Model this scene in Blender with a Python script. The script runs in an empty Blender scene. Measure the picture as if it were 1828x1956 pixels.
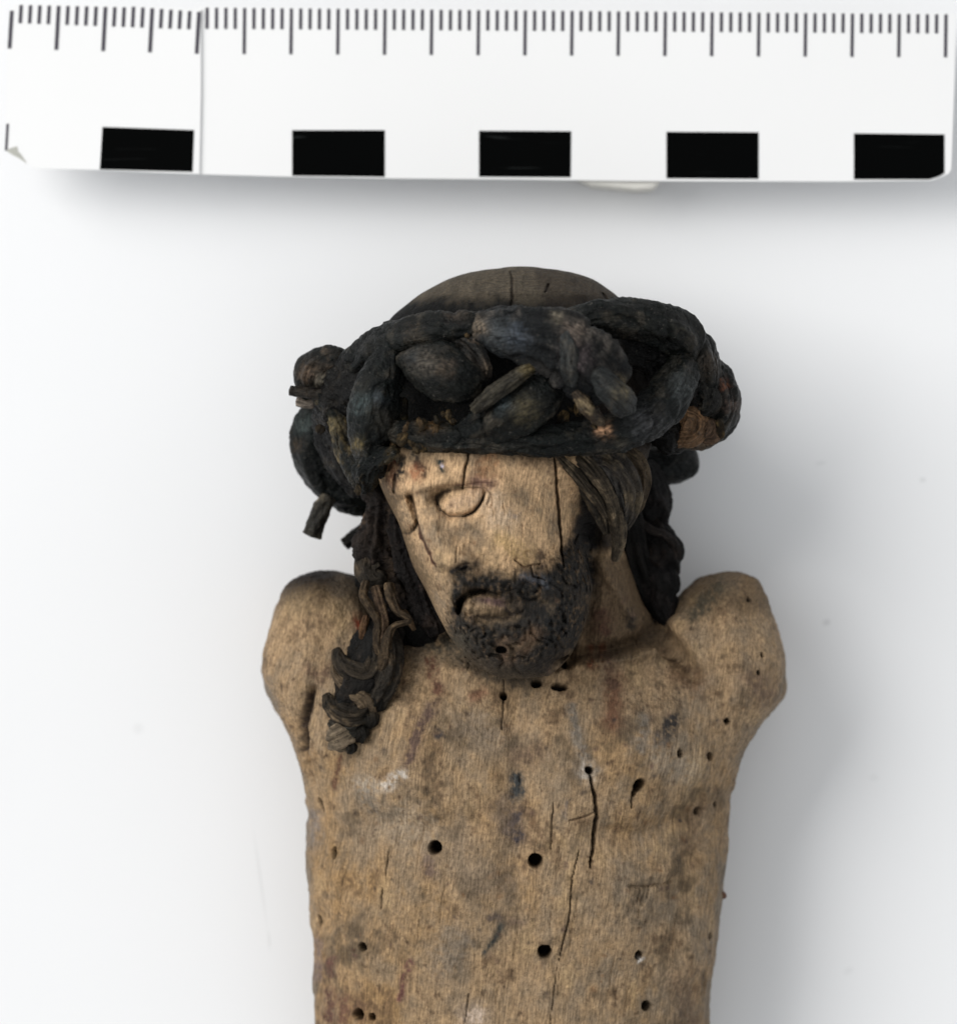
import bpy, math, random
import numpy as np
import openvdb as vdb
from mathutils import Vector

# ------------------------------------------------------------------ scale
# The scale bar in the photograph is 100 mm long; lengths below are written in
# units of U = 0.056 mm, x to the right, y downwards, z up from the backdrop.
U = 0.1 / 1787.0
CX, CY = 914.0, 978.0
scene = bpy.context.scene

# ------------------------------------------------------------------ camera
DIST = 14300.0          # 0.8 m above the reference height
ZREF = 400.0
cam_d = bpy.data.cameras.new("camera")
cam = bpy.data.objects.new("camera", cam_d)
scene.collection.objects.link(cam)
cam.location = (0, 0, (DIST + ZREF) * U)
cam_d.sensor_fit = 'HORIZONTAL'
cam_d.sensor_width = 36.0
cam_d.lens = 36.0 * DIST / 1828.0
cam_d.clip_start = 0.05
cam_d.clip_end = 20.0
cam_d.dof.use_dof = True
cam_d.dof.focus_distance = (DIST + ZREF - 500.0) * U
cam_d.dof.aperture_fstop = 19.0
scene.camera = cam

# ------------------------------------------------------------------ light
world = bpy.data.worlds.new("World")
scene.world = world
world.use_nodes = True
bg = world.node_tree.nodes["Background"]
bg.inputs[0].default_value = (0.965, 0.985, 1.0, 1)
bg.inputs[1].default_value = 0.69


def area(name, loc, size, power, color, target=(0, 0, 0.01), sy=None):
    d = bpy.data.lights.new(name, 'AREA')
    d.shape = 'RECTANGLE'
    d.size = size
    d.size_y = sy or size
    d.energy = power
    d.color = color
    o = bpy.data.objects.new(name, d)
    scene.collection.objects.link(o)
    o.location = loc
    o.rotation_euler = (Vector(target) - Vector(loc)).to_track_quat('-Z', 'Y').to_euler()
    return o


area("softbox_lamp", (-0.82, 0.46, 0.86), 0.80, 14.0, (1.0, 0.985, 0.96))

scene.view_settings.view_transform = 'Standard'
scene.view_settings.look = 'None'
scene.view_settings.exposure = 0.0
scene.view_settings.gamma = 1.0


# ------------------------------------------------------------------ noise
def _hash(ix, iy, iz, seed):
    h = (ix.astype(np.uint32) * np.uint32(374761393) + iy.astype(np.uint32) * np.uint32(668265263)
         + iz.astype(np.uint32) * np.uint32(2246822519) + np.uint32((seed * 3266489917) & 0xffffffff))
    h = (h ^ (h >> np.uint32(13))) * np.uint32(1274126177)
    h = h ^ (h >> np.uint32(16))
    return h.astype(np.float32) * np.float32(2.0 / 4294967295.0) - np.float32(1.0)


def vnoise(x, y, z, seed=0):
    """value noise in -1..1"""
    x = np.asarray(x, np.float32); y = np.asarray(y, np.float32); z = np.asarray(z, np.float32)
    x, y, z = np.broadcast_arrays(x, y, z)
    fx, fy, fz = np.floor(x), np.floor(y), np.floor(z)
    ix, iy, iz = fx.astype(np.int64), fy.astype(np.int64), fz.astype(np.int64)
    tx, ty, tz = x - fx, y - fy, z - fz
    tx = tx * tx * (3 - 2 * tx); ty = ty * ty * (3 - 2 * ty); tz = tz * tz * (3 - 2 * tz)
    out = 0
    for a in (0, 1):
        wx = tx if a else 1 - tx
        for b in (0, 1):
            wy = ty if b else 1 - ty
            for c in (0, 1):
                wz = tz if c else 1 - tz
                out = out + wx * wy * wz * _hash(ix + a, iy + b, iz + c, seed)
    return out


def fbm(x, y, z, seed=0, octv=3, gain=0.5):
    s, a, n = 0, 1.0, 0
    f = 1.0
    for k in range(octv):
        s = s + a * vnoise(x * f, y * f, z * f, seed + k * 17)
        n += a
        a *= gain
        f *= 2.03
    return s / n


def sstep(a, b, x):
    t = np.clip((x - a) / (b - a), 0, 1)
    return t * t * (3 - 2 * t)


# ------------------------------------------------------------------ mesh helpers
def to_world(P):
    Q = np.empty_like(P, dtype=np.float64)
    Q[:, 0] = (P[:, 0] - CX) * U
    Q[:, 1] = (CY - P[:, 1]) * U
    Q[:, 2] = P[:, 2] * U
    return Q


def mesh_np(name, P, quads, tris=None, col=None, mat=None, parent=None, smooth=True, link=True, fib=None):
    """P in U units (y down); faces wound for the y-down frame are flipped here"""
    me = bpy.data.meshes.new(name)
    W = to_world(np.asarray(P, dtype=np.float64))
    me.vertices.add(len(W))
    me.vertices.foreach_set("co", W.astype(np.float32).ravel())
    loops, starts = [], []
    n = 0
    if quads is not None and len(quads):
        q = np.asarray(quads, np.int32)
        loops.append(q.ravel()); starts.append(np.arange(len(q), dtype=np.int32) * 4); n = len(q) * 4
    if tris is not None and len(tris):
        t = np.asarray(tris, np.int32)
        loops.append(t.ravel()); starts.append(n + np.arange(len(t), dtype=np.int32) * 3)
    L = np.concatenate(loops); S_ = np.concatenate(starts)
    me.loops.add(len(L)); me.loops.foreach_set("vertex_index", L)
    me.polygons.add(len(S_)); me.polygons.foreach_set("loop_start", S_)
    me.update(calc_edges=True)
    me.polygons.foreach_set("use_smooth", np.full(len(S_), smooth, dtype=bool))
    if col is not None:
        set_col(me, col)
    if fib is not None:
        at = me.attributes.new("fibre", 'FLOAT_VECTOR', 'POINT')
        at.data.foreach_set("vector", np.ascontiguousarray(fib, np.float32).ravel())
    if mat:
        me.materials.append(mat)
    o = bpy.data.objects.new(name, me)
    if link:
        scene.collection.objects.link(o)
    if parent:
        o.parent = parent
    return o


def set_col(me, col):
    at = me.attributes.new("tint", 'FLOAT_COLOR', 'POINT')
    c = np.ones((len(col), 4), np.float32)
    c[:, :3] = np.clip(col, 0, 1)
    at.data.foreach_set("color", c.ravel())


def lin(r, g, b):
    f = lambda c: (c / 255.0 / 12.92) if c / 255.0 <= 0.04045 else ((c / 255.0 + 0.055) / 1.055) ** 2.4
    return np.array([f(r), f(g), f(b)], np.float32)


def tag(o, label=None, cat=None, group=None, kind=None):
    if label: o["label"] = label
    if cat: o["category"] = cat
    if group: o["group"] = group
    if kind: o["kind"] = kind
    return o


def catmull(pts, n_per):
    P = np.array(pts, float)
    P = np.vstack([2 * P[0] - P[1], P, 2 * P[-1] - P[-2]])
    P[0, 3:] = P[1, 3:]; P[-1, 3:] = P[-2, 3:]
    out = []
    for i in range(1, len(P) - 2):
        seg = np.linalg.norm(P[i + 1, :3] - P[i, :3])
        n = max(2, int(seg / n_per))
        t = np.linspace(0, 1, n, endpoint=False)[:, None]
        out.append(0.5 * ((2 * P[i]) + (-P[i - 1] + P[i + 1]) * t + (2 * P[i - 1] - 5 * P[i] + 4 * P[i + 1] - P[i + 2]) * t ** 2
                          + (-P[i - 1] + 3 * P[i] - 3 * P[i + 1] + P[i + 2]) * t ** 3))
    out.append(P[-2][None])
    return np.vstack(out)


# ------------------------------------------------------------------ materials
def new_mat(name):
    m = bpy.data.materials.new(name)
    m.use_nodes = True
    nt = m.node_tree
    b = nt.nodes["Principled BSDF"]
    return m, nt, b


def node(nt, t, **kw):
    n = nt.nodes.new(t)
    for k, v in kw.items():
        setattr(n, k, v)
    return n


def wood_mat(name, rough=(0.55, 0.8), spec=0.25, grain=0.5, pits=0.5, col_var=0.35, warp=True):
    m, nt, b = new_mat(name)
    L = nt.links.new
    tc = node(nt, 'ShaderNodeTexCoord')
    at = node(nt, 'ShaderNodeAttribute', attribute_name="tint")
    ga = node(nt, 'ShaderNodeAttribute', attribute_name="fibre")
    g = node(nt, 'ShaderNodeTexNoise')
    g.inputs['Scale'].default_value = 0.31
    g.inputs['Detail'].default_value = 3.0
    g.inputs['Roughness'].default_value = 0.6
    g.inputs['Distortion'].default_value = 0.3
    L(ga.outputs['Vector'], g.inputs['Vector'])
    s = node(nt, 'ShaderNodeTexNoise')
    s.inputs['Scale'].default_value = 2600.0
    s.inputs['Detail'].default_value = 4.0
    s.inputs['Roughness'].default_value = 0.65
    L(tc.outputs['Object'], s.inputs['Vector'])
    mg = node(nt, 'ShaderNodeMapRange')
    mg.inputs['From Min'].default_value = 0.33; mg.inputs['From Max'].default_value = 0.67
    mg.inputs['To Min'].default_value = 1.0 - col_var; mg.inputs['To Max'].default_value = 1.0 + col_var
    L(g.outputs['Fac'], mg.inputs['Value'])
    ms = node(nt, 'ShaderNodeMapRange')
    ms.inputs['From Min'].default_value = 0.3; ms.inputs['From Max'].default_value = 0.7
    ms.inputs['To Min'].default_value = 1.0 - col_var * 0.8; ms.inputs['To Max'].default_value = 1.0 + col_var * 0.8
    L(s.outputs['Fac'], ms.inputs['Value'])
    mu = node(nt, 'ShaderNodeMath', operation='MULTIPLY')
    L(mg.outputs[0], mu.inputs[0]); L(ms.outputs[0], mu.inputs[1])
    vm = node(nt, 'ShaderNodeVectorMath', operation='SCALE')
    L(at.outputs['Color'], vm.inputs[0]); L(mu.outputs[0], vm.inputs['Scale'])
    L(vm.outputs[0], b.inputs['Base Color'])
    rr = node(nt, 'ShaderNodeMapRange')
    rr.inputs['From Min'].default_value = 0.3; rr.inputs['From Max'].default_value = 0.7
    rr.inputs['To Min'].default_value = rough[0]; rr.inputs['To Max'].default_value = rough[1]
    L(s.outputs['Fac'], rr.inputs['Value']); L(rr.outputs[0], b.inputs['Roughness'])
    b.inputs['Specular IOR Level'].default_value = spec
    b1 = node(nt, 'ShaderNodeBump')
    b1.inputs['Strength'].default_value = grain
    b1.inputs['Distance'].default_value = 2.2 * U
    L(g.outputs['Fac'], b1.inputs['Height'])
    b2 = node(nt, 'ShaderNodeBump')
    b2.inputs['Strength'].default_value = pits
    b2.inputs['Distance'].default_value = 4 * U
    L(s.outputs['Fac'], b2.inputs['Height']); L(b1.outputs[0], b2.inputs['Normal'])
    L(b2.outputs[0], b.inputs['Normal'])
    return m


MAT_WOOD = wood_mat("weathered_bare_wood", (0.55, 0.82), 0.14, 1.0, 1.0, 0.33)
def fleck(mat, col, lo, hi, scale):
    """scattered worn flecks and dust on a dark surface"""
    nt = mat.node_tree; b = nt.nodes["Principled BSDF"]; L = nt.links.new
    src = b.inputs['Base Color'].links[0].from_socket
    tc = node(nt, 'ShaderNodeTexCoord')
    n = node(nt, 'ShaderNodeTexNoise'); n.inputs['Scale'].default_value = scale; n.inputs['Detail'].default_value = 5; n.inputs['Roughness'].default_value = 0.72
    L(tc.outputs['Object'], n.inputs['Vector'])
    r = node(nt, 'ShaderNodeMapRange'); r.inputs['From Min'].default_value = lo; r.inputs['From Max'].default_value = hi
    r.inputs['To Max'].default_value = 0.75
    L(n.outputs['Fac'], r.inputs['Value'])
    m = node(nt, 'ShaderNodeMix', data_type='RGBA')
    L(r.outputs[0], m.inputs[0]); L(src, m.inputs[6]); m.inputs[7].default_value = (*col, 1)
    L(m.outputs[2], b.inputs['Base Color'])


MAT_VINE = wood_mat("blackened_wood", (0.24, 0.48), 0.13, 0.9, 1.1, 0.6)
fleck(MAT_WOOD, (0.07, 0.05, 0.035), 0.60, 0.76, 2100.0)
fleck(MAT_VINE, (0.12, 0.11, 0.095), 0.61, 0.72, 2300.0)
MAT_HAIR = wood_mat("dark_painted_hair_wood", (0.5, 0.75), 0.1, 0.9, 1.3, 0.5)

# ------------------------------------------------------------------ carved figure: distance field
VX = 4.6
X0, X1, Y0, Y1, Z0, Z1 = 470.0, 1535.0, 490.0, 2110.0, -8.0, 680.0
gx = np.arange(X0, X1, VX, dtype=np.float32)
gy = np.arange(Y0, Y1, VX, dtype=np.float32)
gz = np.arange(Z0, Z1, VX, dtype=np.float32)
F = np.full((len(gx), len(gy), len(gz)), 60.0, np.float32)


def smin(a, b, k):
    h = np.maximum(k - np.abs(a - b), 0) / k
    return np.minimum(a, b) - h * h * k * 0.25


def loft(rows, p=2.2, k=30.0, smooth=14.0, pad=50.0):
    """rows: y, x_left, x_right, x_peak, z_low, z_mid, z_high ; a solid swept along y"""
    R = np.array(rows, float)
    yd = np.arange(R[0, 0], R[-1, 0] + 1.0)
    par = [np.interp(yd, R[:, 0], R[:, j]) for j in range(1, 7)]
    if smooth > 0:
        n = int(smooth * 2)
        kk = np.exp(-(np.arange(-n, n + 1) / smooth) ** 2); kk /= kk.sum()
        par = [np.convolve(np.pad(a, n, mode='reflect', reflect_type='odd'), kk, mode='valid') for a in par]
    xl_, xr_, ya, yb = R[:, 1].min() - pad, R[:, 2].max() + pad, R[0, 0] - pad, R[-1, 0] + pad
    sx = slice(*np.searchsorted(gx, [xl_, xr_])); sy = slice(*np.searchsorted(gy, [ya, yb]))
    sz = slice(*np.searchsorted(gz, [R[:, 4].min() - pad, R[:, 6].max() + pad]))
    x = gx[sx][:, None, None]; y = gy[sy]; z = gz[sz][None, None, :]
    q = [np.interp(y, yd, a).astype(np.float32)[None, :, None] for a in par]
    xl, xr, xp, zl, zm, zh = q
    dx = x - xp
    a = np.where(dx < 0, np.maximum(xp - xl, 2), np.maximum(xr - xp, 2))
    dz = z - zm
    b = np.where(dz < 0, np.maximum(zm - zl, 2), np.maximum(zh - zm, 2))
    r = (np.abs(dx / a) ** p + np.abs(dz / b) ** p) ** (1.0 / p)
    m = np.minimum(np.maximum(np.minimum(xr - xl, zh - zl) * 0.5, 2), 160)
    f = (r - 1) * m
    over = np.maximum(yd[0] - y, y - yd[-1]).astype(np.float32)[None, :, None]
    f = -smin(-f, -over, 16.0)
    F[sx, sy, sz] = smin(F[sx, sy, sz], f.astype(np.float32), k)


# trunk of the body
loft([(1195, 860, 1150, 1000, 120, 220, 290), (1215, 780, 1240, 1000, 60, 220, 345), (1250, 690, 1310, 1000, 30, 220, 375),
      (1300, 620, 1370, 1000, 12, 215, 400), (1360, 588, 1398, 1000, 4, 210, 418), (1430, 582, 1402, 1000, 2, 205, 428),
      (1520, 590, 1396, 1000, 2, 205, 432), (1600, 583, 1396, 995, 2, 200, 428), (1690, 579, 1388, 990, 2, 200, 420),
      (1780, 588, 1381, 985, 2, 195, 408), (1860, 595, 1371, 985, 2, 190, 398), (1960, 600, 1360, 980, 2, 190, 392),
      (2110, 606, 1345, 975, 2, 190, 392)], p=2.28, k=30)
# left stump of the arm
loft([(1092, 598, 640, 620, 150, 190, 215), (1099, 565, 672, 618, 110, 190, 245), (1120, 538, 698, 615, 75, 190, 275),
      (1160, 519, 718, 612, 45, 185, 305), (1230, 500, 735, 612, 20, 180, 335), (1290, 492, 745, 620, 20, 180, 350),
      (1335, 508, 740, 625, 30, 180, 350), (1400, 544, 720, 640, 50, 180, 335), (1470, 578, 690, 645, 80, 180, 300),
      (1530, 602, 650, 630, 120, 180, 240)], p=2.7, k=34, smooth=10)
# right stump of the arm
loft([(1098, 1378, 1428, 1400, 150, 190, 215), (1106, 1345, 1450, 1400, 105, 190, 245), (1140, 1302, 1470, 1395, 70, 190, 285),
      (1190, 1268, 1489, 1388, 40, 185, 320), (1265, 1235, 1509, 1380, 18, 180, 342), (1335, 1235, 1505, 1375, 20, 180, 348),
      (1395, 1272, 1458, 1360, 45, 180, 330), (1450, 1310, 1415, 1360, 80, 180, 300), (1500, 1345, 1396, 1370, 120, 180, 250)],
     p=2.7, k=34, smooth=8)
# neck, leaning up to the head
loft([(900, 900, 1160, 1050, 120, 240, 330), (1000, 880, 1185, 1060, 110, 250, 400), (1080, 850, 1207, 1070, 90, 240, 412),
      (1150, 820, 1232, 1070, 70, 230, 400), (1200, 790, 1262, 1060, 50, 220, 385), (1250, 760, 1310, 1050, 40, 210, 372),
      (1300, 740, 1330, 1040, 40, 210, 360)], p=2.15, k=30)
# skull
loft([(507, 965, 1030, 995, 240, 320, 380), (514, 905, 1085, 995, 190, 320, 430), (530, 855, 1135, 995, 150, 320, 470),
      (560, 800, 1178, 990, 120, 320, 515), (600, 750, 1215, 985, 100, 320, 550), (645, 715, 1245, 980, 90, 320, 525),
      (740, 695, 1265, 975, 85, 320, 508), (810, 700, 1255, 965, 85, 320, 520), (880, 715, 1235, 950, 100, 320, 584),
      (940, 760, 1205, 960, 140, 320, 540), (1000, 820, 1180, 980, 180, 320, 480)], p=2.15, k=30, smooth=6)
# face with beard
loft([(830, 720, 1175, 905, 250, 400, 585), (860, 712, 1160, 890, 250, 400, 603), (905, 716, 1128, 880, 260, 400, 610),
      (950, 736, 1112, 872, 270, 400, 612), (1000, 762, 1108, 872, 280, 400, 612), (1050, 778, 1112, 880, 290, 400, 614),
      (1085, 790, 1124, 890, 300, 410, 616), (1120, 810, 1132, 905, 310, 420, 616), (1170, 834, 1124, 925, 330, 430, 610),
      (1215, 858, 1108, 950, 350, 440, 600), (1250, 885, 1090, 965, 370, 450, 582), (1275, 915, 1068, 985, 390, 455, 555),
      (1292, 955, 1040, 1000, 410, 455, 520)], p=2.1, k=16, smooth=8)

grid = vdb.FloatGrid()
grid.copyFromArray(F)
pts, tri, quad = grid.convertToPolygons(isovalue=0.0, adaptivity=0.0)
del F
P = np.stack([X0 + pts[:, 0] * VX, Y0 + pts[:, 1] * VX, Z0 + pts[:, 2] * VX], 1)
base = mesh_np("field", P, quad, tri)
sub = base.modifiers.new("s", 'SUBSURF'); sub.levels = 1
dg = bpy.context.evaluated_depsgraph_get()
ev = base.evaluated_get(dg).to_mesh()
n = len(ev.vertices)
W = np.empty(n * 3, np.float32); ev.vertices.foreach_get("co", W); W = W.reshape(-1, 3)
N = np.empty(n * 3, np.float32); ev.vertex_normals.foreach_get("vector", N); N = N.reshape(-1, 3).copy()
LQ = np.empty(len(ev.loops), np.int32); ev.loops.foreach_get("vertex_index", LQ)
quads = LQ.reshape(-1, 4)
P = np.stack([W[:, 0] / U + CX, CY - W[:, 1] / U, W[:, 2] / U], 1)
N[:, 1] *= -1
base.evaluated_get(dg).to_mesh_clear()
bm_ = base.data
bpy.data.objects.remove(base); bpy.data.meshes.remove(bm_)
# outward normals
c0 = P.mean(0)
if np.mean(np.sum((P - c0) * N, 1)) < 0:
    N = -N
    quads = quads[:, ::-1]
front = sstep(-0.05, 0.3, N[:, 2])


# ------------------------------------------------------------------ carving
def seg_dist(X, Y, pts, want_t=False):
    d = np.full(len(X), 1e9, np.float32); tt = np.zeros(len(X), np.float32)
    m = len(pts) - 1
    for i in range(m):
        ax, ay = pts[i][:2]; bx, by = pts[i + 1][:2]
        vx, vy = bx - ax, by - ay
        t = np.clip(((X - ax) * vx + (Y - ay) * vy) / (vx * vx + vy * vy + 1e-6), 0, 1)
        dd = np.hypot(X - ax - t * vx, Y - ay - t * vy)
        b = dd < d
        d = np.where(b, dd, d); tt = np.where(b, (i + t) / m, tt)
    return (d, tt) if want_t else d


class Relief:
    """adds strokes and dabs to a displacement and a colour, in figure coordinates"""

    def __init__(s, P, w):
        s.P, s.w = P, w
        s.wc = sstep(-0.55, -0.2, N[:, 2])
        j1 = fbm(P[:, 0] / 13, P[:, 1] / 13, P[:, 2] * 0, 5, 2)
        j2 = fbm(P[:, 0] / 13, P[:, 1] / 13, P[:, 2] * 0, 9, 2)
        s.X = P[:, 0]; s.Y = P[:, 1]
        s.JX = s.X + 3.0 * j1; s.JY = s.Y + 3.0 * j2
        s.disp = np.zeros(len(P), np.float32)
        s.mott = fbm(s.X / 7, s.Y / 7, P[:, 2] / 20, 31, 3, 0.6)
        s.col = None

    def _win(s, pts, r):
        a = np.array([p[:2] for p in pts], float)
        return np.nonzero((s.X > a[:, 0].min() - r) & (s.X < a[:, 0].max() + r) & (s.Y > a[:, 1].min() - r)
                          & (s.Y < a[:, 1].max() + r) & (s.wc > 0))[0]

    def stroke(s, pts, w, amp, jit=True, taper=0.0, prof=2.0):
        i = s._win(pts, w * 3 + 8)
        X, Y = (s.JX[i], s.JY[i]) if jit else (s.X[i], s.Y[i])
        d, t = seg_dist(X, Y, pts, True)
        ww = w * (1 - taper * np.abs(2 * t - 1) ** 2) if taper else w
        s.disp[i] += amp * np.exp(-(d / ww) ** prof) * s.w[i]

    def dab(s, x, y, rx, ry, ang, amp, prof=2.0, jit=True):
        i = s._win([(x, y)], max(rx, ry) * 3 + 8)
        X, Y = (s.JX[i], s.JY[i]) if jit else (s.X[i], s.Y[i])
        c, sn = math.cos(math.radians(ang)), math.sin(math.radians(ang))
        u = ((X - x) * c + (Y - y) * sn) / rx; v = (-(X - x) * sn + (Y - y) * c) / ry
        s.disp[i] += amp * np.exp(-(u * u + v * v) ** (prof / 2)) * s.w[i]

    def hole(s, x, y, rx, ry=None, ang=0, depth=52, rim=lin(40, 28, 18)):
        ry = ry or rx
        i = s._win([(x, y)], max(rx, ry) * 2 + 10)
        c, sn = math.cos(math.radians(ang)), math.sin(math.radians(ang))
        X = s.X[i] + 0.35 * (s.JX[i] - s.X[i]); Y = s.Y[i] + 0.35 * (s.JY[i] - s.Y[i])
        u = ((X - x) * c + (Y - y) * sn); v = (-(X - x) * sn + (Y - y) * c)
        q = np.hypot(u / rx, v / ry)
        k = 1 - sstep(0.85, 1.1, q)
        s.disp[i] -= depth * k * s.w[i]
        kk = (1 - sstep(0.85, 1.18, q)) * s.w[i]
        s.mix(i, lin(12, 9, 7), kk * 0.97)  # inside painted near-black, standing in for shade in the hole

    def mix(s, i, c, k):
        k = np.clip(k, 0, 1)[:, None]
        s.col[i] = s.col[i] * (1 - k) + c[None] * k

    def crack(s, pts, w, depth=16, c=(26, 18, 12)):
        i = s._win(pts, w * 3 + 8)
        X = s.X[i] + 0.5 * (s.JX[i] - s.X[i]); Y = s.Y[i] + 0.3 * (s.JY[i] - s.Y[i])
        d, t = seg_dist(X, Y, pts, True)
        ww = w * (0.35 + 0.65 * np.sqrt(np.clip(4 * t * (1 - t), 0, 1))) * (1 + 0.25 * vnoise(Y / 9, X * 0, X * 0, 3))
        s.disp[i] -= depth * np.exp(-(d / ww) ** 3) * s.w[i]
        s.mix(i, lin(*c), 0.85 * np.exp(-(d / (ww * 0.9)) ** 3) * s.w[i])

    def stain(s, pts, w, c, k=0.8, soft=2.0, breakup=0.9):
        i = s._win(pts, w * 2.2 + 10)
        if len(pts) == 1:
            pts = [pts[0], (pts[0][0] + 0.5, pts[0][1])]
        jx = s.X[i] + 1.8 * (s.JX[i] - s.X[i]); jy = s.Y[i] + 1.8 * (s.JY[i] - s.Y[i])
        d = seg_dist(jx, jy, pts)
        m = np.exp(-(d / w) ** soft)
        m = np.clip(m * (1 + breakup * s.mott[i] * 1.6), 0, 1)
        s.mix(i, lin(*c), min(k * 1.2, 1) * m * s.wc[i])


R = Relief(P, front)
X, Y, Z = P[:, 0], P[:, 1], P[:, 2]
# --- bare wood colour
g1 = fbm((X + 0.13 * Y) / 7.0, Y / 170.0, Z / 40, 1, 3, 0.6)
g2 = fbm((X + 0.13 * Y) / 26.0, Y / 260.0, Z / 90, 2, 3)
m1 = fbm(X / 120, Y / 120, Z / 120, 3, 4, 0.6)
m2 = fbm(X / 46, Y / 60, Z / 60, 4, 4, 0.65)
m3 = fbm(X / 11, Y / 13, Z / 20, 6, 3, 0.65)
tan = lin(158, 132, 101); gold = lin(152, 121, 82); grey = lin(116, 104, 89); dark = lin(92, 72, 54)
C = np.repeat(tan[None], len(P), 0)


def mix(c, k):
    global C
    k = np.clip(k, 0, 1)[:, None]
    C = C * (1 - k) + c[None] * k


mix(gold, 0.75 * sstep(-0.15, 0.45, m1) * sstep(1250, 1500, Y))
mix(gold, 0.35 * sstep(900, 640, X) * sstep(1300, 1900, Y))
mix(grey, 0.62 * sstep(-0.35, 0.6, m2 + 0.35 * g2 + 0.25 * m3) + 0.25 * sstep(980, 1300, X) * sstep(1200, 1400, Y))
mix(dark, 0.7 * sstep(0.10, 0.55, -m2 + 0.5 * m3))
mix(lin(80, 60, 44), 0.5 * sstep(0.35, 0.65, m3) * sstep(1190, 1240, Y))
mix(lin(172, 145, 108), 0.5 * sstep(0.12, 0.5, fbm(X / 60, Y / 90, Z / 70, 14, 4, 0.65)))
mix(lin(78, 66, 52), 0.75 * sstep(0.1, 0.5, fbm(X / 80, Y / 70, Z / 70, 15, 4, 0.7)) * sstep(1180, 1260, Y))
mix(lin(112, 104, 94), 0.6 * sstep(0.55, 0.1, N[:, 2]) * sstep(1180, 1300, Y) * (0.6 + 0.8 * m2))  # sides turning away greyed, falloff of light painted in
C *= 0.94
C *= (1 + 0.12 * g1 + 0.10 * g2)[:, None]
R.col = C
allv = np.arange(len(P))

mix(lin(205, 170, 131), 0.85 * sstep(870, 900, Y) * sstep(1110, 1060, Y) * sstep(0.5, -0.3, m2) * (X < 1110))
R.col = C
# --- darkened crown of the head and hair roots
k = sstep(868, 850, Y + 6 * m3) * sstep(-0.1, 0.1, N[:, 2] + 1)
R.mix(allv, lin(9, 9, 8), k)
k = sstep(592, 562, Y + 26 * m2 + 10 * g1) * (0.75 + 0.5 * g1)
R.mix(allv, lin(88, 79, 66), 0.85 * k)
k = sstep(1098, 1112, X + 0.02 * (Y - 900)) * sstep(1062, 1040, Y) * (Y > 800)
R.mix(allv, lin(30, 27, 24), 0.9 * k)
k = sstep(742, 725, X - 0.45 * (Y - 940)) * sstep(1200, 1100, Y) * (Z < 520)
R.mix(allv, lin(24, 19, 16), k)
# right of the neck: dark hair paint and grime, with shade painted in
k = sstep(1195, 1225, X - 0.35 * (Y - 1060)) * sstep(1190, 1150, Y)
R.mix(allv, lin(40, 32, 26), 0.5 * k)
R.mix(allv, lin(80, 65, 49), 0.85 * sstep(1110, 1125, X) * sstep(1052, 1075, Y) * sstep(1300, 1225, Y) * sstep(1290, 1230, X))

# --- broad modelling of head
R.stroke([(735, 925), (790, 932), (840, 922), (900, 912), (960, 924)], 17, 15)
R.dab(1000, 945, 40, 30, -10, -8)
R.dab(862, 962, 64, 36, -12, -27)
R.dab(776, 975, 26, 44, 15, -20)
R.dab(884, 961, 36, 20, -14, 17, 2.1)
R.stroke([(834, 962), (842, 976), (862, 986), (888, 986), (908, 975), (922, 956), (926, 938)], 4.5, -10, taper=0.35)
R.stroke([(838, 988), (862, 1003), (900, 1001), (935, 980)], 9, 6)
R.dab(838, 950, 16, 14, -20, -20)
R.stroke([(800, 948), (822, 938), (850, 934), (900, 928), (940, 930)], 6, -9)
R.dab(785, 958, 9, 14, 0, -14)
R.stroke([(925, 935), (935, 955), (925, 985)], 6, -3)
R.dab(778, 986, 22, 31, 8, 27, 2.3)
R.stroke([(752, 940), (772, 944), (788, 948)], 7, -10)
R.stroke([(766, 1017), (780, 1018), (792, 1010), (799, 996)], 4.5, -15, taper=0.3)
R.stroke([(786, 948), (792, 968), (799, 995)], 5, -9)
# nose: a ridge with a sheer left flank that runs out flat into the cheek
i_ = np.nonzero((X > 700) & (X < 1090) & (Y > 900) & (Y < 1120) & (front > 0))[0]
ty = np.clip((R.JY[i_] - 925) / 155.0, 0, 1)
xe = np.interp(R.JY[i_], [900, 933, 960, 1000, 1040, 1076, 1095], [790, 792, 796, 802, 814, 831, 838])
dd = R.JX[i_] - xe
amp = 12 + 32 * ty ** 1.2
R.disp[i_] += (amp * sstep(-5, 7, dd) * np.exp(-np.maximum(dd - 8, 0) / (34 + 38 * (1 - ty))) * sstep(905, 940, R.Y[i_]) * (1 - sstep(1074, 1094, R.JY[i_] + 0.10 * (R.JX[i_] - 850)))
               * front[i_]).astype(np.float32)
R.stroke([(785, 950), (794, 995), (803, 1035), (822, 1078)], 8, -12, taper=0.2)
R.stroke([(852, 995), (880, 1025), (908, 1062), (925, 1084)], 15, -11)
R.stroke([(810, 950), (826, 1000), (846, 1045), (862, 1066)], 13, 9)
R.dab(895, 1066, 13, 11, 0, 9)
R.dab(885, 1058, 22, 16, 20, 8)
R.stroke([(835, 1092), (856, 1096), (880, 1092), (905, 1088)], 9, -8)
R.stroke([(905, 1050), (930, 1085), (955, 1110)], 20, -5)
R.dab(985, 1010, 62, 46, 0, 13)
R.stroke([(960, 1075), (1010, 1070), (1060, 1050)], 16, -7)
R.stroke([(1080, 900), (1085, 980), (1090, 1040)], 16, -6)
R.dab(1010, 930, 70, 70, 0, -4)
R.dab(1128, 985, 20, 50, 0, -26)
R.dab(1135, 1030, 14, 30, 0, -14)
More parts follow.
